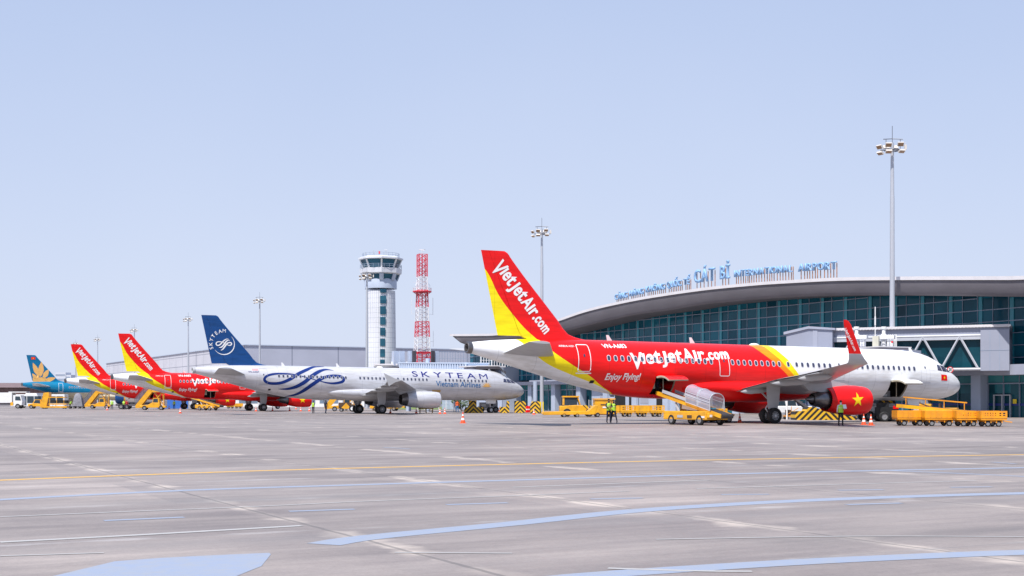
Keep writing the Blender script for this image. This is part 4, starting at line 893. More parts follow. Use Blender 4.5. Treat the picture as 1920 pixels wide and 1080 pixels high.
# ---------------- lattice radio mast
LZ = 320.; mp_ = at(791.5, LZ); S = F / LZ; hz2 = lambda y: HC + (Y0 - y) / S
mast = thing("radio_mast", "red and white banded lattice radio mast with a ring platform beside the control tower", "radio mast", mp_, R(20))
M_mred = mat("mast_red_paint", (.62, .02, .05), .5, var=.1); M_mwht = mat("mast_white_paint", (.68, .68, .72), .5, var=.05)
def lattice(z0, z1, r0, r1, n, m_, nm):
    q = MB(); C4 = [(1, 1), (-1, 1), (-1, -1), (1, -1)]; zz = [z0 + (z1 - z0) * k / n for k in range(n + 1)]; rr = [r0 + (r1 - r0) * k / n for k in range(n + 1)]
    for a in range(4):
        b = (a + 1) % 4
        q.bar((C4[a][0] * r0, C4[a][1] * r0, z0), (C4[a][0] * r1, C4[a][1] * r1, z1), .11, n=5)
        for k in range(n):
            p = [(C4[i][0] * rr[j], C4[i][1] * rr[j], zz[j]) for i, j in ((a, k), (b, k), (b, k + 1), (a, k + 1))]
            q.bar(p[0], p[2], .06, n=4); q.bar(p[1], p[3], .06, n=4); q.bar(p[2], p[3], .065, n=4)
    q.bar((0, 0, z0), (0, 0, z1), .14, n=6)
    return q.build(nm, m_, mast, 0)
lattice(hz2(519), hz2(477), 1.05, 1.05, 4, M_mred, "red_section"); lattice(hz2(544), hz2(519), 1.12, 1.05, 3, M_mwht, "white_section")
lattice(hz2(576), hz2(544), 1.25, 1.12, 3, M_mred, "red_section"); lattice(hz2(603), hz2(576), 1.38, 1.25, 3, M_mwht, "white_section")
lattice(hz2(632), hz2(603), 1.5, 1.38, 3, M_mred, "red_section"); lattice(hz2(660), hz2(632), 1.65, 1.5, 3, M_mwht, "white_section")
lattice(hz2(700), hz2(660), 1.9, 1.65, 4, M_mred, "red_section"); lattice(0, hz2(700), 2.3, 1.9, 4, M_mwht, "white_section")
q = MB(); q.lathe([(hz2(548), 2.35), (hz2(547), 2.4), (hz2(546), 2.35)], (0, 0, 0), (0, 0, 1), 20, cap0=True, cap1=True)
for i in range(12): a = R(30 * i); q.bar((2.3 * math.cos(a), 2.3 * math.sin(a), hz2(547)), (1.15 * math.cos(a), 1.15 * math.sin(a), hz2(554)), .07, n=4)
q.build("ring_platform", M_mred, mast, 0); railing(2.3, hz2(546.5), .85, 18, .045).build("platform_railing", M_mwht, mast, 0)
q = MB(); q.box(-1.6, -1.6, hz2(663), 1.6, 1.6, hz2(660.5)); q.build("cross_platform", M_mred, mast, 0)
q = MB()
q.bar((0, 0, hz2(477)), (0, 0, hz2(469)), .08, n=5); q.lathe([(0, .8), (.15, .8)], (0, 0, hz2(469)), (0, 0, 1), 12)
for z, s_ in ((503, -2.3), (516, -2.3), (530, -2.3)): q.bar((-.9, 0, hz2(z)), (s_, 0, hz2(z)), .04, n=4)
for s_ in (-2.7, 2.8): q.bar((s_, 0, hz2(558)), (s_, 0, hz2(590)), .06, n=4); q.bar((0, 0, hz2(589)), (s_, 0, hz2(589)), .04, n=4)
for s_ in (-1.3, 1.4): q.lathe([(0, .55), (.1, .6), (.2, .55)], (s_, -.4, hz2(536)), (0, 1, 0), 10)
q.bar((2.9, 0, hz2(620)), (2.9, 0, hz2(650)), .05, n=4); q.bar((1.4, 0, hz2(640)), (2.9, 0, hz2(640)), .04, n=4)
q.build("side_aerials", M_mwht, mast, 0)
# ---------------- floodlight masts
M_pole = mat("galvanised_pole", (.46, .48, .53), .45, metal=.25, var=.12, scale=1, stretch=(4, 4, .3))
M_lamp = mat("floodlight_housing", (.60, .56, .52), .4, var=.1); M_lens = mat("floodlight_lens", (.30, .18, .10), .25, var=.2); M_stl = mat("dark_steel", (.12, .12, .14), .5, metal=.3, var=.2)
HM = 28.4
def lightmast(loc, rz, label):
    r = thing("floodlight_mast", label, "floodlight mast", loc, rz, "floodlight masts along the apron")
    q = MB(); q.lathe([(0, .42), (.3, .42), (.3, .30), (HM - 6, .22), (HM - 6, .20), (HM - .6, .155)], (0, 0, 0), (0, 0, 1), 14, cap1=True); q.build("pole", M_pole, r, 40)
    q = MB(); q.bar((0, 0, HM - .7), (0, 0, HM + 1.1), .03, n=5); q.build("lightning_rod", M_stl, r, 0)
    q = MB(); q.lathe([(HM - 1.42, .76), (HM - 1.38, .80), (HM - 1.32, .76), (HM - 1.42, .76)], (0, 0, 0), (0, 0, 1), 16)
    q.box(-1.2, -.06, HM - 1.40, 1.3, .06, HM - 1.30); q.box(-.06, -.8, HM - 1.40, .06, .8, HM - 1.30)
    for s_ in (-.9, .9): q.bar((0, 0, HM - .2), (s_ * 1.1, -.3, HM - .3), .04, n=5); q.bar((s_ * .8, -.3, HM - 1.3), (s_ * .8, -.3, HM - .3), .03, n=5)
    q.build("headframe", M_stl, r, 0)
    for x, y, z, a, t in ((-.60, -.75, -.95, 0, 35), (.62, -.75, -.88, 0, 35), (-.58, -.75, -1.62, 0, 60), (.75, -.72, -1.58, 15, 60), (-1.38, -.3, -1.08, -55, 40), (-1.32, -.35, -1.72, -55, 62), (-.4, .75, -.9, 180, 40), (.5, .75, -.9, 180, 40)):
        Mx = Matrix.Translation((x, y, HM + z)) @ Matrix.Rotation(R(a), 4, 'Z') @ Matrix.Rotation(R(t) - R(90), 4, 'X')
        q = MB(Mx); q.box(-.31, -.21, -.09, .31, .21, .09, 0); q.box(-.26, -.17, -.12, .26, .17, -.091, 1)
        q.M = Matrix.Translation((x, y, HM + z)); q.m = 0; q.build("floodlight", [M_lamp, M_lens], r, 0)
    # the lens looks out and down
    q = MB(); q.box(1.22, -.11, HM - 1.29, 1.44, .11, HM - .8); q.bar((1.33, 0, HM - .8), (1.33, 0, HM - .5), .02, n=4); q.build("camera_box", M_lamp, r, 0)
    return r
posm = [(1673, 240, "tallest floodlight mast, in front of the glass wall on the right"), (1016, 411, "slim floodlight mast just right of the big red and yellow fin"), (688, 500, "floodlight mast standing against the control tower"),
        (487, 549, "floodlight mast just right of the dark blue fin"), (353, 587, "floodlight mast between the big red fin and the dark blue fin"), (252, 609, "floodlight mast rising behind the red fin left of the cargo hall"), (183, 628, "floodlight mast between the two small red fins"), (142, 637, "farthest floodlight mast, only its head above the leftmost red fin")]
L0 = None
for x, y, lb in posm:
    Z = F * (HM + .9 - HC) / (Y0 - y)
    if L0 is None: L0 = lightmast(at(x, Z), 0, lb)
    else: dup(L0, at(x, Z), 0, lb)
# ---------------- passenger bridges
M_corr = mat("pale_blue_corrugated_tunnel", (.44, .54, .70), .5, var=.08)
M_tun = mat("lilac_tunnel_panel", (.30, .32, .40), .45, var=.08, scale=.5)
M_dk = mat("dark_canopy_rubber", (.05, .045, .055), .7, var=.2)
def chev(name="black_yellow_chevrons"):
    if name in MATS: return MATS[name]
    m = bpy.data.materials.new(name); m.use_nodes = True; n, l = nodes_of(m); b = n["Principled BSDF"]
    tc = n.new("ShaderNodeTexCoord"); s = n.new("ShaderNodeSeparateXYZ"); l.new(tc.outputs["Object"], s.inputs[0])
    a = n.new("ShaderNodeMath"); a.operation = 'ABSOLUTE'; l.new(s.outputs[0], a.inputs[0])
    c = n.new("ShaderNodeMath"); c.operation = 'ADD'; l.new(a.outputs[0], c.inputs[0]); l.new(s.outputs[2], c.inputs[1])
    d = n.new("ShaderNodeMath"); d.operation = 'PINGPONG'; d.inputs[1].default_value = .27; l.new(c.outputs[0], d.inputs[0])
    e = n.new("ShaderNodeMath"); e.operation = 'GREATER_THAN'; e.inputs[1].default_value = .135; l.new(d.outputs[0], e.inputs[0])
    mi = n.new("ShaderNodeMix"); mi.data_type = 'RGBA'; l.new(e.outputs[0], mi.inputs[0]); mi.inputs[6].default_value = (.025, .02, .02, 1); mi.inputs[7].default_value = (.85, .50, .02, 1)
    nz = n.new("ShaderNodeTexNoise"); nz.inputs["Scale"].default_value = 3; nz.inputs["Detail"].default_value = 5; l.new(tc.outputs["Object"], nz.inputs[0])
    m2 = n.new("ShaderNodeMix"); m2.data_type = 'RGBA'; m2.blend_type = 'MULTIPLY'; m2.inputs[0].default_value = .35; l.new(mi.outputs[2], m2.inputs[6]); l.new(nz.outputs[1], m2.inputs[7])
    l.new(m2.outputs[2], b.inputs["Base Color"]); b.inputs["Roughness"].default_value = .6; MATS[name] = m; return m
M_chev = chev()
# near bridge: fixed corridor with truss, round head, telescopic tunnel and cab against the far side of the nearest airliner
R1, L1 = Vector((47.8, 123, 0)), Vector((28.6, 132.3, 0)); ln = (R1 - L1).length; ang = math.atan2(R1.y - L1.y, R1.x - L1.x)
br = thing("passenger_bridge", "lilac passenger bridge with white zigzag truss behind the nose of the nearest airliner", "passenger bridge", L1, ang)
q = MB(); q.box(2.9, .2, 7.6, ln, 3.8, 8.75, 0); q.box(2.9, -.05, 8.76, ln, 4.0, 9.02, 1)
for k in range(60): q.box(3 + .31 * k, -.10, 8.80, 3.18 + .31 * k, -.051, 8.98, 1)
q.build("corridor_roof", [M_tun, M_cap], br, 0)
q = MB(); q.box(2.95, .45, 4.9, ln - 2.7, 3.6, 7.59); q.build("corridor_glazing", glassmat("dark_corridor_glass", (.001, .016, .028), (.008, .06, .085), (1.7, 3)), br, 0)
q = MB(); q.box(ln - 2.62, -.1, 4.55, ln, 3.7, 8.5, 0)
for k in range(1, 3): q.box(ln - 2.62 + .87 * k - .02, -.12, 4.6, ln - 2.6 + .87 * k, -.101, 8.45, 1)
for z in (6.5,): q.box(ln - 2.6, -.12, z, ln, -.101, z + .03, 1)
q.build("corridor_end_block", [M_tun, M_mull], br, 0)
q = MB(); xt = ln - 2.62
q.bar((3, .1, 8.0), (xt + .1, .1, 8.0), .13, n=8); q.bar((3, .1, 4.72), (xt + .4, .1, 4.72), .14, n=8)
n_ = 4; pw = (xt - 1.3 - 3) / 3.5
for k in range(4):
    x0 = xt - 1.95 - k * 3.45
    q.bar((x0, .1, 7.95), (x0 + 1.72, .1, 4.75), .12, n=6)
    if x0 - 1.72 > 2: q.bar((x0, .1, 7.95), (x0 - 1.72, .1, 4.75), .12, n=6)
q.box(3, .02, 7.61, xt, .19, 7.9)
q.build("truss", M_chrome, br, 30)
q = MB(); q.prism([(-.1, -.6, 4.6), (4.6, -.6, 4.6), (4.6, -.6, 8.85), (2.2, -.6, 9.05), (-.1, -.6, 8.6)], (0, 4.6, 0), 0); q.prism([(-.35, -.75, 8.45), (2.2, -.75, 9.0), (4.9, -.75, 8.8), (4.9, -.75, 9.0), (2.2, -.75, 9.25), (-.35, -.75, 8.72)], (0, 4.9, 0), 1); q.box(2.62, -.64, 4.7, 3.1, -.601, 8.9, 1)
q.build("bridge_head", [M_tun, M_lilac], br, 0)
q = MB()
q.bar((2.0, 1.8, 0), (2.0, 1.8, 4.6), .45, n=16)
q.build("support_column", M_lil2, br, 40)
# telescopic tunnel in the bridge's own frame
Mi = Matrix.Translation(L1) @ Matrix.Rotation(ang, 4, 'Z'); Mi.invert()
cabp = Mi @ Vector((31.2, 106.6, 0)); hd = Mi @ Vector((31.0, 131.5, 0))
q = MB(); q.beam((hd.x, hd.y, 5.75), (cabp.x, cabp.y, 4.45), 3.0, 2.4, 0); q.beam((hd.x * .45 + cabp.x * .55, hd.y * .45 + cabp.y * .55, 5.0), (cabp.x, cabp.y, 4.4), 2.6, 2.3, 0); q.build("telescopic_tunnel", M_tun, br, 0)
q = MB(); q.beam((cabp.x - 2.2, cabp.y + 1, 4.6), (cabp.x + 2.2, cabp.y - .9, 4.6), 2.6, 2.4); q.build("cab", M_tun, br, 0)
Mc = Matrix.Translation(cabp) @ Matrix.Rotation(-ang + R(26.8), 4, 'Z')
q = MB(Mc); q.box(-1.9, -1.2, 6.04, 1.6, 1.2, 6.12, 1); q.box(-1.9, -1.25, 5.6, 1.6, 1.15, 6.03, 0)
for k in range(7): q.box(1.6 + .28 * k, -1.2, 5.6 - .09 * k, 1.88 + .28 * k - .04, .9, 5.95 - .09 * k, 0)
q.build("cab_canopy", [mat("dark_grey_canopy", (.13, .12, .14), .6), M_cap], br, 0)
q = MB(Mc); q.bar((.6, 0, 6.1), (.6, 0, 6.5), .04, n=6, m=0); q.ball((.6, 0, 6.55), .09, 8, m=1); q.build("beacon", [M_white, M_redp], br, 30)
q = MB()
for wx, wy in ((31.0 + .0, 118.5), (31.0, 112.5)):
    for px_, w_ in ((wx - 1.5, 0), (wx + 1.5, 0)):
        a = Mi @ Vector((px_, wy, 0)); q.bar((a.x, a.y, .6), (a.x, a.y, 4.6), .16, n=8)
q.build("drive_legs", M_chrome, br, 40)
for k, (wx, wy) in enumerate(((29.5, 118.5), (32.5, 118.5), (29.5, 112.5), (32.5, 112.5))):
    a = Mi @ Vector((wx, wy, .45)); q = MB(); q.bar((a.x - .2, a.y, a.z), (a.x + .2, a.y, a.z), .45, n=18); q.build("wheel", M_blk, br, 40)
# plant on the tunnel roof
def roofunit(x, y, z, s):
    q = MB(); q.bar((x, y, z), (x, y, z + 1.9 * s), .32 * s, n=12, m=0); q.bar((x, y, z + 1.9 * s), (x, y, z + 2.5 * s), .2 * s, n=10); q.bar((x, y, z + 2.5 * s), (x, y, z + 2.75 * s), .3 * s, n=10)
    q.box(x - .6 * s, y - .4, z + 1.35 * s, x + 1.2 * s, y + .4, z + 1.75 * s); q.box(x + .45 * s, y - .4, z + .1, x + .95 * s, y + .4, z + 1.2 * s, 0)
    for a in (-.5, -.1, .3, .7, 1.1):
        q.bar((x + a * s, y - .5, z), (x + a * s, y - .5, z + 1.3 * s), .03, n=4, m=1)
    q.bar((x - .5 * s, y - .5, z + 1.3 * s), (x + 1.1 * s, y - .5, z + 1.3 * s), .03, n=4, m=1); q.bar((x - .5 * s, y - .5, z + .65 * s), (x + 1.1 * s, y - .5, z + .65 * s), .03, n=4, m=1)
    return q
for wx, zz, s_ in ((1606, 6.25, .82), (1657, 6.25, .82)):
    a = Mi @ at(wx, 118.5); roofunit(a.x, a.y, zz, s_).build("rooftop_unit", [M_white, M_lilac], br, 30)
a = Mi @ at(1641, 118.0); q = MB(); q.box(a.x - .2, a.y - .3, 6.1, a.x + .35, a.y + .3, 7.6, 0); q.bar((a.x, a.y, 7.5), (a.x, a.y, 10.3), .045, n=6, m=1); q.bar((a.x, a.y, 8.6), (a.x, a.y, 9.4), .07, n=6, m=1); q.build("aerial_box", [mat("cream_cabinet", (.62, .60, .50), .5), M_white], br, 0)
q = MB(); a = Mi @ at(1700, 118.5); b = Mi @ at(1590, 118.5); q.beam((a.x, a.y, 6.1), (b.x, b.y, 6.1), 2.2, .25); q.build("roof_deck", M_cap, br, 0)
a = Mi @ at(1673, 126.6); q = MB()
for k in range(14):
    t = R(360 / 14 * k); q.bar((a.x + .42 * math.cos(t), a.y + .42 * math.sin(t), 6.2), (a.x + .42 * math.cos(t), a.y + .42 * math.sin(t), 8.2), .03, n=4)
q.lathe([(6.9, .42), (6.96, .44), (7.0, .42)], (a.x, a.y, 0), (0, 0, 1), 14); q.build("ladder_cage", M_white, br, 0)
# bridge of the white airliner
tb = at(-0, 1); c2 = Vector((-3.9, 173.4, 0)); e2 = Vector((-15.9, 197, 0)); a2 = math.atan2(c2.y - e2.y, c2.x - e2.x); l2 = (c2 - e2).length
b2 = thing("passenger_bridge", "pale blue corrugated passenger bridge behind the blue-finned white airliner", "passenger bridge", e2, a2)
q = MB(); q.prism([(0, -1.5, 4.6), (l2 - 1.5, -1.5, 4.0), (l2 - 1.5, -1.5, 6.72), (0, -1.5, 7.42)], (0, 3.0, 0), 1); q.prism([(0, -1.72, 7.35), (l2 - 1.5, -1.72, 6.65), (l2 - 1.5, -1.72, 6.82), (0, -1.72, 7.52)], (0, 3.4, 0), 0)
for k in range(34):
    x0 = .3 + .85 * k
    if x0 < l2 - 2.2: z = 7.34 - x0 * .7 / l2; q.prism([(x0, -1.68, z - 2.9), (x0 + .45, -1.68, z - 2.9), (x0 + .45, -1.68, z - .02), (x0, -1.68, z)], (0, .17, 0), 0)
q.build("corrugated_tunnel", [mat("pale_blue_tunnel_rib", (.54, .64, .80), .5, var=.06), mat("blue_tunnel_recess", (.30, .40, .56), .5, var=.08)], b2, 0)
q = MB(); q.box(l2 - 1.4, -2.2, 4.0, l2 + 1.2, 2.2, 6.1, 0); q.box(l2 - 2.3, -2.6, 6.15, l2 + 1.6, 2.6, 6.32, 1); q.build("cab", [M_tun, M_cap], b2, 0)
Mb = Matrix.Translation(e2) @ Matrix.Rotation(a2, 4, 'Z'); Mb.invert()
def wb(x, Z, z): v = Mb @ at(x, Z); return (v.x, v.y, z)
q = MB(); q.beam(wb(893, 171.5, 6.0), wb(938, 171.5, 6.0), 2.6, .28, 0); q.beam(wb(893, 171.5, 6.26), wb(936, 171.5, 6.26), 2.7, .1, 1)
for k in range(5): q.beam(wb(938 + 2.2 * k, 171.3, 5.85 - .12 * k), wb(939.6 + 2.2 * k, 171.3, 5.85 - .12 * k), 2.4, .32, 0)
q.build("cab_canopy", [M_dk, M_cap], b2, 0)
q = MB(); q.bar(wb(766, 199, 0), wb(766, 199, 4.2), .4, n=12); q.build("support_column", M_lil2, b2, 40)
q = MB(); q.bar(wb(802, 190, 0), wb(802, 190, 7.9), .32, n=10); q.build("support_column", M_lil2, b2, 40)
o = MB().bar((0, 0, 0), (0, 0, 4.3), .3, n=14).build("pillar", M_lil2, None, 40); o.location = at(1003.5, 178); tag(o, "smooth grey pillar rising from a chevron block, left of the second tallest mast", "pillar")
q = MB()
q = MB(); q.beam(wb(703, 199, 7.2), wb(747, 199, 7.2), 3, .25, 0); q.beam(wb(703, 199, 6.65), wb(747, 199, 6.65), 3, .5, 1); q.beam(wb(735, 199, 7.4), wb(765, 199, 7.4), 2, .5, 2); q.build("head_canopy", [M_cap, M_dk, M_white], b2, 0)
q = MB()
for x in (741, 752, 771, 816): q = MB(); q.beam(wb(x, 198, 7.0), wb(x, 198, 9.3), .8, 1.0, m=0, up=(1, 0, 0)); q.build("roof_cabinet", [M_lil2, M_dk], b2, 0)
for x in (776.5, 811.5): q = MB(); q.beam(wb(x, 197.4, 7.2), wb(x, 197.4, 9.3), .5, .5, m=1, up=(1, 0, 0)); q.build("roof_louvre", [M_lil2, M_dk], b2, 0)
q = MB()
for k in range(12): q.bar(wb(824 + 5 * k, 196, 7.0), wb(824 + 5 * k, 196, 9.1), .035, n=4)
for z in (8.1, 9.1): q.bar(wb(824, 196, z), wb(879, 196, z), .035, n=4)
q.build("roof_railing", M_mull, b2, 0)
q = MB()
for k in range(15): q.bar(wb(902 + 5 * k, 186, 6.6), wb(902 + 5 * k, 186, 8.6 + (k % 3 == 0) * .3), .05 + .04 * (k % 4 == 0), n=5)
for z in (7.5, 8.6): q.bar(wb(900, 186, z), wb(972, 186, z), .04, n=4)
q.build("equipment_railing", M_white, b2, 0)
# chevron-painted foundation blocks
def chevblock(x0, x1, yb, prof, label):
    """prof: (fraction along, height) silhouette of the block"""
    Z = F * HC / (yb - Y0); a, b = at(x0, Z), at(x1, Z); w = b.x - a.x; r = Vector(((a.x + b.x) / 2, Z, 0))
    q = MB(); q.prism([((f - .5) * w, 0, h) for f, h in prof], (0, 1.6, 0)); o = q.build("chevron_block", M_chev, None, 0); o.location = r; o.rotation_euler = (0, 0, R(2))
    return tag(o, label, "barrier", "chevron blocks guarding the bridge bases")
chevblock(1491, 1607, 787.5, [(0, 0), (1, 0), (1, .3), (.86, .33), (.5, .75), (.30, 1.12), (.2, 1.12), (.18, .76), (0, .76)], "long low black and yellow chevron block under the wing of the nearest airliner")
chevblock(869.5, 906, 774.4, [(0, 0), (1, 0), (1, .75), (.66, .8), (.66, 1.66), (.27, 1.66), (.24, .78), (.08, .75)], "black and yellow chevron block left of the white airliner's nose wheel")
chevblock(937, 955, 774.4, [(0, 0), (1, 0), (1, 1.6), (.75, 1.6), (.7, .82), (0, .8)], "small black and yellow chevron block right of the white airliner's nose wheel")
chevblock(965, 986, 774.2, [(0, 0), (.85, 0), (1, .3), (1, 1.55), (0, 1.6)], "tall black and yellow chevron block farther right behind the white airliner's nose")
chevblock(995, 1012, 775.2, [(0, 0), (1, 0), (1, 1.55), (.2, 1.55), (0, 1.0)], "black and yellow chevron block at the foot of the grey bridge pillar")
q = MB(); Z = 166; q.box(-.12, -.12, 0, .12, .12, 1.5, 0); q.box(.3, -.12, 0, .42, .12, 1.5, 0); o = q.build("yellow_bollard", M_yelp, None, 0); o.location = at(1013, Z); tag(o, "pair of yellow guard posts beside the grey bridge pillar", "bollard")
# speed limit disc by the nose
q = MB(); q.lathe([(0, .02), (0, .30), (.03, .30)], (0, 0, 0), (0, -1, 0), 24, m=0); q.lathe([(.031, .22), (.032, .01)], (0, 0, 0), (0, -1, 0), 24, m=1)
sg = thing("round_sign", "round red-rimmed speed sign beside the nose of the nearest airliner", "sign", at(1781.5, 119.5), 0)
q.v = [v + Vector((0, 0, HC + (Y0 - 693) / F * 119.5)) for v in q.v]; q.build("disc", [M_redp, M_white], sg, 0)
b_ = text_bm("20", .34, .012, 0, .8); drape(fit(b_, -.14, .14, -.11), lambda x, v: (x, -.045, HC + (Y0 - 693) / F * 119.5 + v), "numerals", M_blk, sg, dv=0, smooth=False)
q = MB(); q.bar((0, .03, 4.72), (0, .03, 4.45), .04, n=6); q.build("bracket", M_chrome, sg, 0)
# hazy far town and low brown hall at the left edge, trees and fence
o = thing("brown_shed", "low rusty brown sheet-metal shed at the far left edge", "shed", at(60, 560), R(10))
q = MB(); wdt = 110 / 1.0; q.box(-60, -8, 0, 40, 30, 7.2, 0); q.build("wall", panelmat("rusty_brown_sheet", (.17, .10, .095), 2.0, 50, (.11, .065, .06), .2, var=.3), o, 0)
q = MB(); q.prism([(-61, -9, 7.2), (-61, 31, 7.2), (-61, 11, 9.4)], (102, 0, 0)); q.build("roof", mat("brown_sheet_roof", (.19, .13, .13), .7, var=.25, scale=.2), o, 0)
for i, (x, w, h, lb) in enumerate(((113, 5, 14.5, "pale hazy apartment block far behind the two leftmost tails, tallest"), (121, 6, 13.2, "pale hazy flat-roofed block far behind the leftmost tails"), (128, 4, 11.5, "small pale hazy block at the right of the far town"))):
    o = thing("distant_building", lb, "building", at(x, 900), R(-8), "pale blocks of the far town"); q = MB(); hh = HC + h * 1.35; q.box(-w * .8, 0, 0, w * .8, 8, hh, 0)
    q.build("wall", mat("distant_pale_wall", (.52, .55, .62), .8, var=.1), o, 0)
    for f in range(4):
        q = MB(); q.box(-w * .7, -.1, hh - 2.4 - 3.2 * f, w * .7, -.02, hh - 1.2 - 3.2 * f); q.build("window_band", mat("distant_window", (.28, .33, .42), .6), o, 0)
# fence and shrubs seen under the white airliner
fz = 230.
o = thing("mesh_fence", "thin wire fence with white posts beyond the white airliner", "fence", at(850, fz), 0)
q = MB()
for k in range(14): q.bar((-6 + k * 1.15 - .0, 0, 0), (-6 + k * 1.15, 0, 2.5), .05, n=5)
q.build("post", M_white, o, 0) if False else None
for k in range(12): q = MB(); q.bar((-6.5 + k * 1.3, 0, 0), (-6.5 + k * 1.3, 0, 2.4), .05, n=5); q.build("post", M_white, o, 0)
q = MB()
for z in (.3, .9, 1.5, 2.1, 2.35): q.bar((-6.5, 0, z), (7.8, 0, z), .018, n=3)
for k in range(60): q.bar((-6.5 + k * .24, 0, .1), (-6.5 + k * .24, 0, 2.35), .008, n=3)
q.build("wire_mesh", M_mull, o, 0)
def leafmat(nm, c):
    return mat(nm, c, .6, var=.45, scale=.8)
LM = [leafmat("leaf_green", (.07, .13, .03)), leafmat("leaf_dark_green", (.035, .07, .02)), leafmat("leaf_yellow_green", (.14, .19, .05))]
M_bark = mat("bark", (.12, .09, .06), .9, var=.3, scale=4)
def shrub(loc, w, h, label, n=900, seed=1):
    rnd = random.Random(seed); r = thing("shrub", label, "shrub", loc, 0, "shrubs beyond the apron")
    cl = [(rnd.uniform(-w, w) * .7, rnd.uniform(-w, w) * .35, h * rnd.uniform(.35, .85), rnd.uniform(.22, .42) * h) for _ in range(9)]
    q = MB()
    for i in range(n):
        c = rnd.choice(cl); d = Vector((rnd.gauss(0, 1), rnd.gauss(0, 1), rnd.gauss(0, 1))).normalized() * c[3] * rnd.uniform(.6, 1.05); p = Vector(c[:3]) + d; p.z = max(.05, p.z)
        u = Vector((rnd.gauss(0, 1), rnd.gauss(0, 1), rnd.gauss(0, 1))).normalized(); v = u.orthogonal().normalized(); s = rnd.uniform(.07, .16) * (1 + h * .05); q.m = rnd.choice((0, 0, 1, 2))
        q.add([p - u * s, p + v * s * .5, p + u * s, p - v * s * .5], [(0, 1, 2, 3)])
    q.build("foliage", LM, r, 0, fix=False)
    q = MB()
    for c in cl[:5]: q.bar((c[0] * .2, c[1] * .2, 0), c[:3], .06, .02, n=5)
    q.build("stems", M_bark, r, 0); return r
shrub(at(868, 205), 2.0, 2.0, "round leafy green shrub left of the chevron block", 900, 1); shrub(at(838, 260), 3.4, 3.0, "wide pale green shrub seen under the white airliner's belly", 1200, 2)
shrub(at(805, 262), 2.5, 2.4, "green shrub right behind the white airliner's engine", 800, 3); shrub(at(128, 520), 6, 4.6, "dark green bush under the teal airliner's belly", 1500, 4); shrub(at(116, 540), 7, 4.2, "broad dark bush beyond the teal airliner's wheels", 1500, 5)
q = MB(); a = at(740, 232); b = at(868, 232); c = at(905, 330); d = at(700, 330); q.add([(v.x, v.y, .03) for v in (a, b, c, d)], [(0, 1, 2, 3)])
tag(q.build("grass", mat("mown_grass", (.16, .22, .05), .9, var=.3, scale=.6), None, 0, fix=False), kind="structure")
# ---------------------------------------------------------------- ground vehicles and equipment
M_yv = mat("yellow_vehicle_paint", (.82, .40, .008), .4, var=.14, scale=1.2, coat=.15, dirt=(.55, .27, .02))
M_or = mat("orange_cart_paint", (.85, .33, .006), .45, var=.16, scale=1.5, dirt=(.6, .24, .02))
M_wv = mat("white_vehicle_paint", (.74, .75, .76), .35, var=.08, coat=.2)
M_belt = mat("black_conveyor_belt", (.03, .027, .03), .6, var=.3, scale=4)
M_vg = mat("vehicle_glass", (.03, .05, .07), .1, var=.1)
M_seat = mat("dark_brown_machinery", (.10, .055, .03), .7, var=.5, scale=5)
M_cyan = mat("cyan_tarp", (.08, .42, .60), .5); M_orc = mat("orange_cone_plastic", (.85, .09, .02), .5, var=.1); M_wr = mat("white_reflective_band", (.78, .78, .78), .5)
M_film = mat("clear_plastic_film", (.50, .50, .60), .2, var=.15, alpha=.52)
def vwheel(r, c, rad, w, rim=M_rim):
    x, y, z = c; q = MB(); q.lathe([(-w / 2, rad * .6), (-w / 2, rad * .85), (-w * .3, rad), (w * .3, rad), (w / 2, rad * .85), (w / 2, rad * .6)], c, (0, 1, 0), 20, m=0)
    q.lathe([(-w * .4, rad * .6), (-w * .32, rad * .3), (-w * .42, .01)], c, (0, 1, 0), 14, m=1); q.lathe([(w * .4, rad * .6), (w * .32, rad * .3), (w * .42, .01)], c, (0, 1, 0), 14, m=1)
    return q.build("wheel", [M_blk, rim], r, 35)
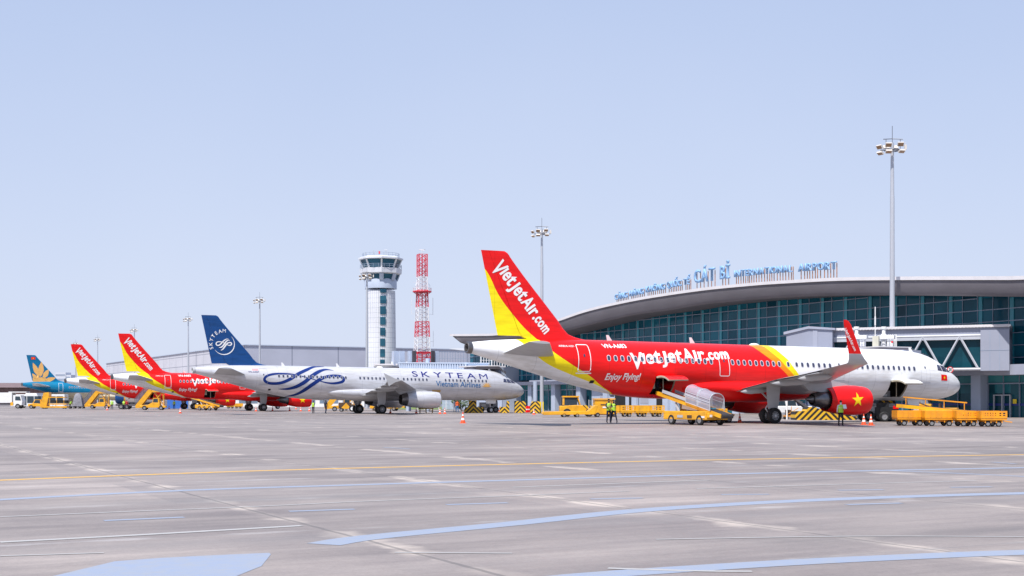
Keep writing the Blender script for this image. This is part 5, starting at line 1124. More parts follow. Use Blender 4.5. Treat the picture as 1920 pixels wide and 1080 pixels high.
def belt_loader(label, loc, rz, L=6.6, z0=.75, z1=2.35, hood=False, rail=False):
    """x runs from the low end to the high end of the belt; driver sits on the left"""
    r = thing("belt_loader", label, "belt loader", loc, rz, "belt loaders on the apron")
    q = MB(); q.box(1.0, -.95, .36, L - 1.4, .95, .76); q.box(1.0, -.95, .77, 2.3, -.35, 1.12); q.box(3.0, -.95, .77, L - 1.4, -.45, 1.02); q.box(L - 2.3, -.95, 1.02, L - 1.4, -.55, 1.42); q.box(1.0, .5, .70, L - 1.4, .95, .95); q.box(.8, -.9, .5, 1.0, .9, .85)
    q.build("chassis", M_yv, r, 0, .05)
    q = MB()
    for y in (-.975, .951):
        q.box(L - 3.6, y, .50, L - 3.0, y + .024, .68, 0); q.box(2.5, y, .48, 3.0, y + .024, .68, 1); q.box(1.15, y, .5, 1.5, y + .024, .62, 2)
    q.box(.77, -.8, .56, .799, -.6, .72, 2); q.box(.77, .6, .56, .799, .8, .72, 2); q.build("service_panels", [M_greyd, M_seat, M_wr], r, 0)
    q = MB(); q.box(L - 2.9, -.9, .72, L - 2.35, -.5, 1.0, 1); q.bar((L - 2.2, -.6, 1.4), (L - 2.35, -.7, 1.75), .03, n=5, m=0); q.lathe([(0, .19), (.02, .2), (.03, .17)], (L - 2.38, -.72, 1.72), (-.3, 0, 1), 14, m=0); q.box(L - 3.0, -.88, 1.0, L - 2.9, -.5, 1.45, 1); q.build("driver_seat", [M_dark, M_seat], r, 0)
    q = MB(); d = Vector((L, 0, z1 - z0)); u = d.normalized()
    for y in (-.48, .48): q.beam((0, y, z0), (L, y, z1), .09, .26, 0)
    q.beam((.05, 0, z0 - .02), (L - .05, 0, z1 - .02), .86, .10, 1); q.bar((0, -.46, z0), (0, .46, z0), .16, n=12, m=1); q.bar((L, -.46, z1), (L, .46, z1), .12, n=12, m=1)
    q.beam((0.02, 0, z0 + .135), (L, 0, z1 + .135), .82, .012, 1)
    q.build("conveyor", [M_yv, M_belt], r, 0)
    q = MB()
    for x in (2.2, L - 2.6):
        z = z0 + (z1 - z0) * x / L
        for y in (-.4, .4): q.beam((x, y, .7), (x + .5, y, z - .1), .09, .12, 0)
    q.path([(1.7, -.3, .75), (2.8, -.3, 1.1), (3.8, -.3, 1.5)], .05, m=1); q.box(2.4, -.6, .71, 2.95, -.2, 1.0, 1); q.build("lift_arms", [M_chrome, M_seat], r, 0)
    for x in (1.7, L - 2.3):
        for y in (-.86, .86): vwheel(r, (x, y, .36), .36, .24)
    if hood:
        q = MB(); n = 10; xs = (1.0, 2.25, 2.35, 3.6)
        hp = lambda x, k: (x, .62 * math.cos(math.pi * k / n) * (1 if 0 else 1), z0 + (z1 - z0) * x / L + .14 + .72 + .45 * math.sin(math.pi * k / n))
        for x in xs:
            zb = z0 + (z1 - z0) * x / L + .14; P = [(x, .62, zb)] + [hp(x, k) for k in range(n + 1)] + [(x, -.62, zb)]; q.path(P, .028, n=5)
        for y, k in ((.62, 0), (-.62, n)):
            q.bar(hp(xs[0], k), hp(xs[-1], k), .02, n=5)
            for f in (0, .5):
                q.bar((xs[0], y, z0 + (z1 - z0) * xs[0] / L + .14 + f), (xs[-1], y, z0 + (z1 - z0) * xs[-1] / L + .14 + f), .02, n=5)
        for x, x2 in ((3.6, L - .8),): 
            for y in (-.56, .56): q.beam((x, y, z0 + (z1 - z0) * x / L + .3), (x2, y, z0 + (z1 - z0) * x2 / L + .3), .03, .22)
        q.build("hood_frame", M_chrome, r, 0)
        q = MB(); q.rings([[(x, .61, z0 + (z1 - z0) * x / L + .14)] + [(hp(x, k)[0], hp(x, k)[1] * .985, hp(x, k)[2] - .01) for k in range(n + 1)] + [(x, -.61, z0 + (z1 - z0) * x / L + .14)] for x in (1.0, 3.6)], False); q.build("hood_film", M_film, r, 50, fix=False)
    if rail:
        q = MB()
        for x in (.5, 2.0, 3.4, L - .4): z = z0 + (z1 - z0) * x / L; q.beam((x, -.55, z), (x, -.55, z + .66), .06, .06, up=(1, 0, 0))
        q.beam((.3, -.55, z0 + .04 + .66), (L - .2, -.55, z1 + .66), .09, .09); q.build("side_rail", M_or, r, 0)
    return r
def ap(s, t, z=0., nose=(36.94, 106.1), a=26.8):
    c, n = math.cos(R(a)), math.sin(R(a)); return Vector((nose[0] - s * c + t * n, nose[1] - s * n - t * c, z))
hi, lo = ap(30.1, 1.35), ap(29.6, 8.4); dv = hi - lo
bl1 = belt_loader("yellow belt loader with clear plastic hood at the nearest airliner's open rear hold", lo, math.atan2(dv.y, dv.x), dv.length, .62, 2.22, hood=True)
q = MB(); q.beam((2.6, .2, 1.1), (4.4, .1, 1.25), .35, .3, 0); q.beam((1.5, -.2, 1.05), (2.0, -.2, 1.05), .3, .25, 1); q.build("folded_cover", [M_wv, M_cyan], bl1, 0)
hi, lo = ap(8.2, 1.9), Vector((35.6, 95.5, 0)); dv = hi - lo
belt_loader("orange-yellow belt loader with tall side rail at the nearest airliner's open front hold", Vector((34.0, 95.2, 0)), math.atan2(99.0 - 95.2, 28.6 - 34.0), 5.3, .80, 1.28, rail=True)
Zs = F * HC / (769.5 - Y0)
belt_loader("small yellow belt loader at the open hold of the red airliner in the middle", at(415, Zs), R(158), 6.0, .7, 2.2)
belt_loader("small yellow belt loader behind the main wheels of the blue-finned white airliner", at(760, 205), R(172), 7.0, .6, 1.7)
# baggage carts
def cart(label, loc, rz, L=2.6, holes=True, h=.62, m_=None):
    m_ = m_ or M_or; r = thing("baggage_cart", label, "baggage cart", loc, rz, "baggage carts on the apron")
    q = MB(); q.box(-L / 2, -.75, .42, L / 2, .75, .54); q.build("deck", m_, r, 0)
    for y in (-.78, .75):
        q = MB(); z0, z1 = .55, .55 + h; n = max(3, int(L / .3)); st = L / n
        if holes:
            q.box(-L / 2, y, z0, L / 2, y + .03, z0 + .14); q.box(-L / 2, y, z1 - .12, L / 2, y + .03, z1); q.box(-L / 2, y, (z0 + z1) / 2 - .03, L / 2, y + .03, (z0 + z1) / 2 + .03)
            for k in range(n + 1):
                w = .05 if 0 < k < n else .12; q.box(max(-L / 2, -L / 2 + k * st - w), y - .004, z0, min(L / 2, -L / 2 + k * st + w), y + .034, z1)
        else:
            q.box(-L / 2, y, z0, L / 2, y + .03, z1)
            for k in range(1, n): q.box(-L / 2 + k * st - .02, y - .02, z0 + .05, -L / 2 + k * st + .02, y, z1 - .05)
        q.build("side_panel", m_, r, 0)
    q = MB(); q.box(-L / 2 - .03, -.74, .55, -L / 2, .74, .55 + h); q.build("end_panel", m_, r, 0)
    q = MB(); q.beam((L / 2, 0, .36), (L / 2 + .55, 0, .28), .1, .06); q.box(-L / 2 + .2, -.5, .30, L / 2 - .2, -.44, .42); q.box(-L / 2 + .2, .44, .30, L / 2 - .2, .5, .42)
    for k in range(4): q.box(-L / 2 + .25 + k * (L - .5) / 3.2, -.7, .24, -L / 2 + .31 + k * (L - .5) / 3.2, -.66, .42)
    q.build("drawbar", m_, r, 0)
    for x in (-L / 2 + .45, L / 2 - .5):
        for y in (-.62, .62): vwheel(r, (x, y, .19), .19, .12)
    return r
for x, y, L, hl, lb in ((1706, 798, 1.85, False, "first solid-sided orange baggage cart, next to the yellow belt loader"), (1759, 798.6, 1.95, False, "second solid-sided orange baggage cart from the left at the nose"), (1811, 799.2, 1.45, True, "orange baggage cart with square holes, third in the train at the nose"), (1857, 799.8, 1.5, True, "last orange baggage cart, at the right end of the train")):
    cart(lb, px(x, y), R(-3), L + .12, hl, .46)
for i, (x, lb) in enumerate(((1135, "low yellow cart just right of the yellow lift, behind the two men"), (1163, "low yellow cart second in the row under the red belly"), (1191, "low yellow cart third in the row under the red belly"), (1219, "low yellow cart last in the row, beside the belt loader"))):
    cart(lb, at(x + 12, 131), R(2), 1.42, i % 2 == 1, .62, M_yv)
for i, (x, lb) in enumerate(((668, "yellow cart seen between the wheels of the white airliner"), (645, "yellow cart left of the white airliner's wheels"), (705, "yellow cart right of the white airliner's wheels"), (432, "yellow cart beyond the red engine nacelle in the middle"), (447, "small yellow cart right of the other beyond the red nacelle"))):
    cart(lb, at(x, 210 if x > 600 else 265), R(4), 1.7, False, .5, M_yv)
# tow tractor on the low yellow flatbed and scissor lift box
def lorry_cab(q, x, w, z0, z1, m0=0, mg=1):
    pass
zt_ = 133.
r = thing("tow_tractor", "yellow tow tractor with black and yellow striped bonnet behind the red tail", "tow tractor", at(1083, zt_), R(2))
q = MB(); q.prism([(-1.9, -.8, .45), (1.9, -.8, .45), (1.95, -.8, .95), (1.2, -.8, 1.15), (-.2, -.8, 1.2), (-1.9, -.8, 1.1)], (0, 1.6, 0)); q.build("body", M_yv, r, 0, .06)
q = MB(); q.prism([(.45, -.81, 1.19), (1.25, -.81, 1.15), (1.9, -.81, .96), (1.9, -.81, .75), (.9, -.81, .80)], (0, -.02, 0)); q.build("striped_bonnet", M_chev, r, 0)
q = MB(); q.box(-1.55, -.75, 1.2, -1.43, .75, 2.0, 0); q.prism([(.15, -.75, 1.2), (.27, -.75, 1.2), (.02, -.75, 2.0), (-.10, -.75, 2.0)], (0, 1.5, 0), 0); q.box(-1.6, -.82, 2.0, .12, .82, 2.14, 0); q.box(-1.42, -.70, 1.2, -.1, .70, 1.98, 1); q.build("cab", [M_yv, M_vg], r, 0)
for x in (-1.15, 1.15):
    for y in (-.72, .72): vwheel(r, (x, y, .42), .42, .28)
r = thing("flatbed_trailer", "long low yellow flatbed in front of the tow tractor", "trailer", at(1064, 128), R(2))
q = MB(); q.prism([(-2.6, -1, .35), (-2.4, -1, .22), (2.6, -1, .28), (3.0, -1, 1.2), (2.7, -1, 1.2), (2.0, -1, .62), (-2.5, -1, .55)], (0, 2, 0)); q.build("bed", M_yv, r, 0, .03)
for x in (-.4, .9):
    for y in (-.9, .9): vwheel(r, (x, y, .21), .21, .2)
r = thing("scissor_lift", "yellow box-shaped lift with a ladder beside the two men in vests", "lift", at(1130, 131), R(2))
q = MB(); q.box(-.9, -.9, .3, 1.1, .9, 1.75, 0); q.box(-1.0, -1, 1.76, 1.2, 1, 1.88, 0); q.box(-.3, -.93, 1.2, .8, -.901, 1.3, 1); q.box(-.1, -.93, .9, .3, -.901, 1.05, 2); q.box(-1.0, -.5, .2, 1.2, .5, .3, 0); q.build("body", [M_yv, M_seat, M_wv], r, 0, .0)
q = MB()
for x in (-1.5, -1.1): q.beam((x, -.8, .25), (x, -.8, 1.75), .05, .05, up=(1, 0, 0))
for k in range(7): q.box(-1.5, -.83, .4 + .2 * k, -1.1, -.78, .43 + .2 * k)
q.build("ladder", M_chrome, r, 0)
for x in (-.6, .8):
    for y in (-.85, .85): vwheel(r, (x, y, .22), .22, .2)
# mobile stairs
def stairs(label, loc, rz, rot=0):
    r = thing("mobile_stairs", label, "mobile stairs", loc, rz, "yellow mobile passenger stairs")
    q = MB(); q.prism([(-2.2, -.75, .35), (-1.55, -.75, .35), (.75, -.75, 3.35), (.35, -.75, 3.6), (-.05, -.75, 3.6), (-2.25, -.75, .8)], (0, .06, 0), 0); q.prism([(-2.2, .69, .35), (-1.55, .69, .35), (.75, .69, 3.35), (.35, .69, 3.6), (-.05, .69, 3.6), (-2.25, .69, .8)], (0, .06, 0), 0)
    for k in range(14): q.box(-2.1 + .17 * k, -.69, .55 + .215 * k, -1.85 + .17 * k, .69, .60 + .215 * k, 1)
    q.build("stair_flight", [M_yv, M_stl], r, 0)
    q = MB(); q.box(.36, -.85, 3.42, 2.6, .85, 3.56, 0); q.box(.5, -.85, 3.1, 2.5, -.78, 3.41, 0); q.build("platform", M_yv, r, 0)
    for y in (-.76, .73):
        q = MB(); a, b = (-2.25, y, .9), (-.05, y, 3.7)
        P = [Vector(a), Vector(b), Vector(b) + Vector((-.02, 0, 1.0)), Vector(a) + Vector((-.12, 0, 1.0))]
        q.add([tuple(p) for p in P], [(0, 1, 2, 3)]); q.m = 1
        for i in range(4): q.bar(P[i], P[(i + 1) % 4], .035, n=5)
        for f in (.33, .66): q.bar(P[0].lerp(P[1], f), P[3].lerp(P[2], f), .03, n=5)
        q.m = 1; q.bar((0, y, 3.6), (0, y, 4.6), .03, n=5); q.bar((0, y, 4.6), (2.4, y, 4.6), .03, n=5); q.bar((2.4, y, 4.6), (2.4, y, 3.6), .03, n=5); q.bar((0, y, 4.1), (2.4, y, 4.1), .03, n=5)
        q.build("side_guard", [mat("smoky_guard_panel", (.16, .16, .20), .3, alpha=.55), M_stl], r, 0)
    q = MB(); q.prism([(-1.5, -.85, .4), (2.9, -.85, .4), (2.9, -.85, .75), (1.9, -.85, .75), (1.9, -.85, 1.25), (.6, -.85, 1.3), (-.1, -.85, .9), (-1.5, -.85, .8)], (0, 1.7, 0)); q.build("truck_body", M_yv, r, 0, .05)
    q = MB(); q.prism([(.65, -.8, 1.3), (.75, -.8, 2.1), (1.8, -.8, 2.1), (1.85, -.8, 1.25)], (0, 1.6, 0), 0); q.prism([(.76, -.83, 1.35), (.83, -.83, 1.95), (1.55, -.83, 1.95), (1.6, -.83, 1.32)], (0, .02, 0), 1); q.build("cab", [M_yv, M_vg], r, 0)
    q = MB()
    for y in (-.55, .55):
        q.beam((2.5, y, .7), (2.4, y, 3.4), .12, .12, up=(1, 0, 0)); q.beam((.9, y, 1.4), (2.3, y, 3.2), .1, .1); q.beam((2.4, y, .9), (.8, y, 3.2), .1, .1)
    q.build("lift_frame", M_seat if False else M_yv, r, 0)
    for x in (-.7, 2.1):
        for y in (-.78, .78): vwheel(r, (x, y, .38), .38, .26)
    return r
stairs("yellow mobile stairs under the tail of the red airliner next to the blue-finned one", at(280, 222), R(6))
stairs("yellow mobile stairs under the tail of the red airliner next to the teal one", at(181, 262), R(6))
# lorry, bus, flatbed lift near the teal airliner
r = thing("tow_truck", "yellow pickup with a raised yellow lift under the teal airliner's tail", "utility truck", at(70, 258), R(4))
q = MB(); q.prism([(-1.6, -.9, .45), (2.2, -.9, .45), (2.2, -.9, .95), (.6, -.9, .98), (-.3, -.9, 1.1), (-1.6, -.9, .95)], (0, 1.8, 0)); q.build("body", M_yv, r, 0, .06)
q = MB(); q.prism([(-.75, -.85, 1.02), (-.25, -.85, 1.85), (.95, -.85, 1.85), (1.0, -.85, 1.0)], (0, 1.7, 0), 0); q.prism([(-.5, -.87, 1.1), (-.15, -.87, 1.75), (.75, -.87, 1.75), (.8, -.87, 1.05)], (0, .018, 0), 1); q.build("cab", [M_yv, M_vg], r, 0)
for x in (-.95, 1.45):
    for y in (-.85, .85): vwheel(r, (x, y, .38), .38, .26)
r = thing("high_lift", "yellow raised conveyor lift standing right of the yellow pickup", "lift", at(103, 258), R(4))
q = MB(); q.prism([(-2.7, -.9, .3), (-2.0, -.9, 3.2), (-1.0, -.9, 3.3), (-.9, -.9, 2.7), (-1.5, -.9, .3)], (0, 1.8, 0), 0); q.box(-2.6, -1, .2, 2.6, 1, .5, 0); q.box(-1.0, -.9, 2.2, 2.2, .9, 2.4, 0); q.box(-.6, -.8, 1.1, 2.5, .8, 1.7, 1); q.box(-1, -.9, .8, 2.5, .9, 1.05, 0)
for x in (-.8, .6, 2.0): q.beam((x, -.85, .5), (x, -.85, 2.2), .08, .08, up=(1, 0, 0))
q.build("lift_frame", [M_yv, M_dark], r, 0)
for x in (-1.8, 1.9):
    for y in (-.8, .8): vwheel(r, (x, y, .22), .22, .2)
r = thing("box_truck", "white box lorry with grey cab at the far left edge", "truck", at(14, 262), R(3))
q = MB(); q.box(-6, -1.2, 1.15, 1.3, 1.2, 3.25); q.build("cargo_box", M_wv, r, 0, .04)
q = MB(); q.box(-6, -1.0, .75, 1.6, 1.0, 1.1); q.box(-6, -1.15, .5, .8, -1.1, .62); q.build("chassis", M_stl, r, 0)
q = MB(); q.prism([(1.5, -1.1, .7), (3.2, -1.1, .7), (3.3, -1.1, 1.5), (3.0, -1.1, 2.7), (1.5, -1.1, 2.75)], (0, 2.2, 0), 0); q.prism([(1.9, -1.13, 1.7), (3.05, -1.13, 1.65), (2.85, -1.13, 2.45), (1.95, -1.13, 2.5)], (0, .02, 0), 1); q.build("cab", [M_wv, M_vg], r, 0, .0)
q = MB(); q.prism([(1.0, -1.2, 3.26), (4.0, -1.2, 3.26), (2.6, -1.2, 3.2), (3.6, -1.2, 3.5), (1.3, -1.2, 3.5)], (0, 2.4, 0)) if False else q.box(.6, -1.2, 3.27, 4.2, 1.2, 3.45); q.build("front_canopy", M_wv, r, 0)
q = MB(); q.box(1.0, -1.25, .6, 1.5, -1.1, 1.3); q.build("yellow_locker", M_yv, r, 0)
for x in (-4, -2.9, 2.4):
    for y in (-1, 1): vwheel(r, (x, y, .5), .5, .3)
r = thing("apron_bus", "low white apron bus with long dark windows behind the white lorry", "bus", at(72, 285), R(2))
q = MB(); q.box(-5.5, -1.4, .35, 6.2, 1.4, 3.0, 0); q.box(-2.5, -1.0, 3.01, 1.8, 1.0, 3.25, 0); q.build("body", M_wv, r, 0, .06)
for k in range(7): q = MB(); q.box(-5.2 + 1.6 * k, -1.44, .6 if k % 3 == 1 else 1.1, -3.75 + 1.6 * k, -1.401, 2.6); q.build("window", M_vg, r, 0)
for x in (-3.6, 3.9):
    for y in (-1.25, 1.25): vwheel(r, (x, y, .45), .45, .3)
r = thing("fuel_tanker", "fuel tanker with a dark blue end and silver tank between the two mobile stairs", "tanker", at(243, 246), R(3))
q = MB(); q.lathe([(-2.6, .2), (-2.5, 1.0), (-2.3, 1.15), (-.8, 1.15)], (0, 0, 2.15), (1, 0, 0), 20, m=0, cap0=True); q.lathe([(-.8, 1.16), (-.55, 1.16)], (0, 0, 2.15), (1, 0, 0), 20, m=2); q.lathe([(-.55, 1.15), (4.6, 1.15), (4.8, .9), (4.85, .2)], (0, 0, 2.15), (1, 0, 0), 20, m=1, cap1=True); q.build("tank", [M_bluefin, M_alu, M_yv], r, 40)
q = MB(); q.box(-2.4, -1, .6, 6.5, 1, 1.0); q.build("chassis", M_stl, r, 0)
q = MB(); q.prism([(5.0, -1.1, .7), (6.9, -1.1, .7), (6.9, -1.1, 1.6), (6.5, -1.1, 2.6), (5.0, -1.1, 2.6)], (0, 2.2, 0), 0); q.prism([(5.5, -1.12, 1.6), (6.7, -1.12, 1.6), (6.4, -1.12, 2.4), (5.5, -1.12, 2.4)], (0, .018, 0), 1); q.build("cab", [M_wv, M_vg], r, 0)
for x in (-1.4, -.3, 2.9, 6.0):
    for y in (-.95, .95): vwheel(r, (x, y, .5), .5, .32)
q = MB(); q.box(-3.4, 0, 0, 3.0, .2, 2.2); o = q.build("blue_hoarding", mat("blue_hoarding_paint", (.03, .14, .50), .6), None, 0); o.location = at(325, 262); tag(o, "plain blue panel fence under the belly of the middle red airliner", "hoarding")
# pickup, air starter unit and steps near the nearest airliner
r = thing("pickup_truck", "white double-cab pickup beyond the main wheels of the nearest airliner", "pickup", at(1466, 118), R(186))
q = MB(); q.prism([(-2.6, -.9, .5), (2.5, -.9, .5), (2.6, -.9, .95), (1.3, -.9, 1.15), (-2.6, -.9, 1.15)], (0, 1.8, 0)); q.build("body", M_wv, r, 0, .08)
q = MB(); q.prism([(1.2, -.82, 1.15), (.5, -.82, 1.75), (-1.0, -.82, 1.75), (-1.25, -.82, 1.15)], (0, 1.64, 0), 0); q.build("cab", M_wv, r, 0, .05)
for a, b in ((-1.1, -.2), (-.1, .95)):
    for y in (-.84, .83): q = MB(); q.prism([(a, y, 1.2), (a + .1, y, 1.66), (min(b, .5), y, 1.66), (b, y, 1.2)], (0, .015, 0)); q.build("window", M_vg, r, 0)
for x in (-1.6, 1.6):
    for y in (-.8, .8): vwheel(r, (x, y, .36), .36, .24)
r = thing("ground_power_unit", "grey ground power unit with black and yellow hood behind the two cones at the nose", "power unit", at(1645, 104.5), R(3))
q = MB(); q.box(-1.2, -.8, .6, 1.3, .8, 1.4, 0); q.box(-.9, -.83, .8, -.3, -.801, 1.2, 2); q.box(.2, -.84, .95, .6, -.801, 1.25, 1); q.prism([(-.2, -.7, 1.41), (1.3, -.7, 1.41), (1.0, -.7, 2.0), (.1, -.7, 2.0)], (0, 1.4, 0), 1); q.build("body", [M_greyd, M_dark, M_wv], r, 0, .03)
q = MB(); q.prism([(-.2, -.73, 1.5), (1.3, -.73, 1.5), (1.05, -.73, 1.95), (.05, -.73, 1.95)], (0, .02, 0)); q.build("striped_hood", M_chev, r, 0)
q = MB(); q.path([(-1.2, -.6, .9), (-1.7, -.7, .6), (-2.2, -.7, .35)], .05, m=0); q.box(-.8, -.84, .3, .9, -.7, .59, 1); q.build("hose", [M_wv, M_alu], r, 0)
for x in (-.95, 1.05):
    for y in (-.75, .75): vwheel(r, (x, y, .42), .42, .3)
dup(r, at(915, 176), R(4), "grey power unit with striped hood beside the white airliner's nose wheel")
q = MB(); Zr = 97.; A_ = [at(x, Zr, HC + (Y0 - y) / F * Zr) for x, y in ((1330, 757.5), (1349, 762), (1360, 771), (1378, 777), (1377, 780), (1358, 781), (1350, 781), (1335, 775))]; q.prism([(v.x - A_[0].x, 0, v.z) for v in A_], (0, 1.4, 0))
rt = thing("ramp_trailer", "yellow wedge-shaped trailer behind the hooded belt loader", "trailer", at(1330, Zr), 0); q.build("ramp", M_yv, rt, 0, .03)
for x in (.95, 1.5): vwheel(rt, (x, .15, .24), .24, .18); vwheel(rt, (x, 1.25, .24), .24, .18)
r = thing("tow_tractor", "small black tractor with a red rear lamp beside the front belt loader", "tractor", at(1657, 101.5), R(3))
q = MB(); q.box(-.5, -.7, .45, .95, .7, 1.15, 0); q.box(.5, -.72, 1.0, .95, -.701, 1.25, 1); q.bar((.2, -.5, 1.15), (-.1, -.5, 1.7), .03, n=5, m=0); q.box(-.4, -.6, 1.15, .2, .6, 1.5, 0); q.build("body", [M_dark, M_redp], r, 0, .04)
for x in (-.2, .7):
    for y in (-.68, .68): vwheel(r, (x, y, .4), .4, .28)
q = MB()
for k in range(9): q.box(-.1 + .26 * k, -.5, 1.95 - .2 * k, .18 + .26 * k, .5, 2.0 - .2 * k)
q.beam((-.1, -.52, 1.95), (2.2, -.52, .2), .05, .2); q.beam((-.1, .52, 1.95), (2.2, .52, .2), .05, .2); o = q.build("boarding_steps", M_stl, None, 0); o.location = at(1488, 114); tag(o, "short dark metal steps beside the left end of the long chevron block", "steps")
r = thing("equipment_trolley", "orange trolley loaded with tools left of the long chevron block", "trolley", at(1480, 113), R(3))
q = MB(); q.box(-.45, -.4, .25, .75, .4, .35, 0); q.box(-.3, -.3, .36, .1, .3, .85, 1); q.box(.2, -.3, .36, .6, .3, .7, 0); q.bar((.1, -.3, .36), (.1, -.3, 1.15), .03, n=5, m=0); q.bar((-.4, -.35, .36), (.7, -.35, 1.0), .03, n=5, m=0); q.build("body", [M_or, M_seat], r, 0)
for x in (-.3, .55): vwheel(r, (x, -.4, .14), .14, .08); vwheel(r, (x, .4, .14), .14, .08)
q = MB(); q.bar((0, 0, 0), (0, 0, 2.0), .07, n=8); q.bar((0, 0, 1.95), (.3, 0, 2.0), .05, n=6); o = q.build("white_post", M_white, None, 0); o.location = at(1475.5, 112.5); tag(o, "slim white post between the pickup and the orange trolley", "post")
# steep yellow stairs truck with diamond panel beyond the white airliner
stairs("yellow mobile stairs behind the two walking men, beyond the white airliner", at(636, 196), R(8))
r = thing("loader_tractor", "yellow and brown loader with big white-hubbed wheel right of the far mobile stairs", "tractor", at(652, 190), R(3))
q = MB(); q.box(-1.3, -.7, .5, .5, .7, 1.35, 1); q.prism([(-.9, -.72, .55), (-.2, -.72, .4), (.5, -.72, .55), (-.2, -.72, 1.3)], (0, -.02, 0), 0); q.bar((.3, 0, 1.2), (.9, 0, 1.9), .08, n=6, m=2); q.build("body", [M_yv, M_seat, M_wv], r, 0)
for y in (-.8, .8): vwheel(r, (.75, y, .5), .5, .3, M_white); vwheel(r, (-.9, y, .28), .28, .2)
# grey draped load by the teal airliner
r = thing("covered_load", "grey tarpaulin heap on a low dark cart beneath the teal airliner", "cart", at(146, 262), R(3))
q = MB(); q.prism([(-1.9, -.7, .35), (1.4, -.7, .35), (1.4, -.7, .5), (-1.9, -.7, .5)], (0, 1.4, 0), 0); q.build("deck", M_stl, r, 0)
q = MB(); rs = [[(x * k + .0, y * k, z) for x, y in ((-.9, -.6), (-.3, -.75), (.3, -.6), (1.0, -.5), (1.1, .5), (.2, .7), (-.8, .6))] for k, z in ((1.1, .5), (1.0, 1.0), (.85, 1.8), (.7, 2.5), (.45, 3.0), (.1, 3.15))]; q.rings(rs, cap1=True); q.build("tarpaulin", mat("grey_tarpaulin", (.25, .25, .29), .7, var=.35, scale=3), r, 60)
for x in (-1.5, -.6, .3, 1.1): vwheel(r, (x, -.6, .2), .2, .14); vwheel(r, (x, .6, .2), .2, .14)
# wheel chocks stand: little ochre rack by the engine
q = MB()
for x in (-.8, 0, .8): q.box(x - .05, -.3, 0, x + .05, .3, .75)
q.box(-.95, -.3, .55, .95, .3, .75); q.box(-.95, -.3, .3, .95, .3, .36); o = q.build("chock_rack", mat("ochre_rack_paint", (.42, .24, .05), .6, var=.4, scale=5), None, 0); o.location = at(799, 166); tag(o, "low ochre rack beneath the white airliner's engine", "rack")
# white arcade far behind the middle aircraft
r = thing("white_arcade", "low white arcade of tall grey windows beyond the red nacelle, behind the walking men", "building", at(610, 330), R(2)); q = MB(); q.box(-29, 0, 0, 10, 8, 3.8, 0); q.box(-29.5, -1, 3.8, 10.5, 8.5, 4.1, 0); q.build("wall", M_wv, r, 0)
for k in range(13): q = MB(); q.box(-28 + 2.95 * k, -.05, .9, -26.2 + 2.95 * k, -.01, 3.4); q.build("window", MATS["hazy_window_glass"], r, 0)
# ---------------------------------------------------------------- traffic cones
def cone(label, loc, h=.72):
    r = thing("traffic_cone", label, "traffic cone", loc, 0, "traffic cones around the aircraft"); k = h / .72
    q = MB(); q.box(-.2 * k, -.2 * k, 0, .2 * k, .2 * k, .035 * k); q.build("base", M_orc, r, 0)
    q = MB()
    for z0, r0, z1, r1, m in ((.035, .155, .20, .118, 0), (.20, .118, .34, .088, 1), (.34, .088, .46, .064, 0), (.46, .064, .57, .044, 1), (.57, .044, .72, .02, 0)): q.lathe([(z0 * k, r0 * k), (z1 * k, r1 * k)], (0, 0, 0), (0, 0, 1), 14, m=m, cap1=(z1 == .72))
    q.build("cone", [M_orc, M_wr], r, 40); return r
c0 = cone("orange and white cone standing alone on the open concrete left of the nearest airliner", px(868, 793.5), .84)
for x, y, lb in ((1387, 792.5, "cone just left of the main wheels of the nearest airliner"), (1619.5, 796.5, "red-striped cone nearer the man by the engine, left of a pair"), (1633, 797.5, "cone with the broadest orange base, right of the pair at the nose"),
                 (338, 775, "cone under the middle red airliner's wheels, nearest at the left"), (373, 768.5, "cone left of the small belt loader in the middle"), (480, 771, "cone between the two main wheels of the middle red airliner"), (511, 770.5, "cone under the middle red engine, left one"),
                 (543, 770.5, "cone under the middle red engine, right one"), (564, 771, "cone just right of the middle red engine"), (580, 771, "cone left of the walking man in a yellow vest"), (201, 769, "cone right of the farther mobile stairs"), (317, 766.5, "small far cone before the blue hoarding"),
                 (732, 775, "cone right of the white airliner's near main wheel"), (780.5, 775, "cone under the white airliner's engine"), (825, 776, "left cone of the two right of the white airliner's engine"), (834, 776, "right cone of the two right of the white airliner's engine"),
                 (937, 771.5, "cone right of the white airliner's nose wheel"), (1001, 777.5, "cone before the chevron block at the grey pillar"), (555, 767, "farthest cone right of the middle red engine")):
    dup(c0, px(x, y), 0, lb).scale = (.9,) * 3
for i, (x, lb) in enumerate(((988, "leftmost of the clustered red barrels"), (991.5, "middle one of the clustered red barrels"), (995, "rightmost of the clustered red barrels"))):
    q = MB(); q.lathe([(0, .22), (.5, .2), (.9, .12)], (0, 0, 0), (0, 0, 1), 12, m=0, cap1=True); q.lathe([(.35, .215), (.5, .205)], (0, 0, 0), (0, 0, 1), 12, m=1); o = q.build("barrel", [M_redp, M_wr], None, 40); o.location = at(x, 178 + i); tag(o, lb, "barrel", "red barrels by the bridge base")
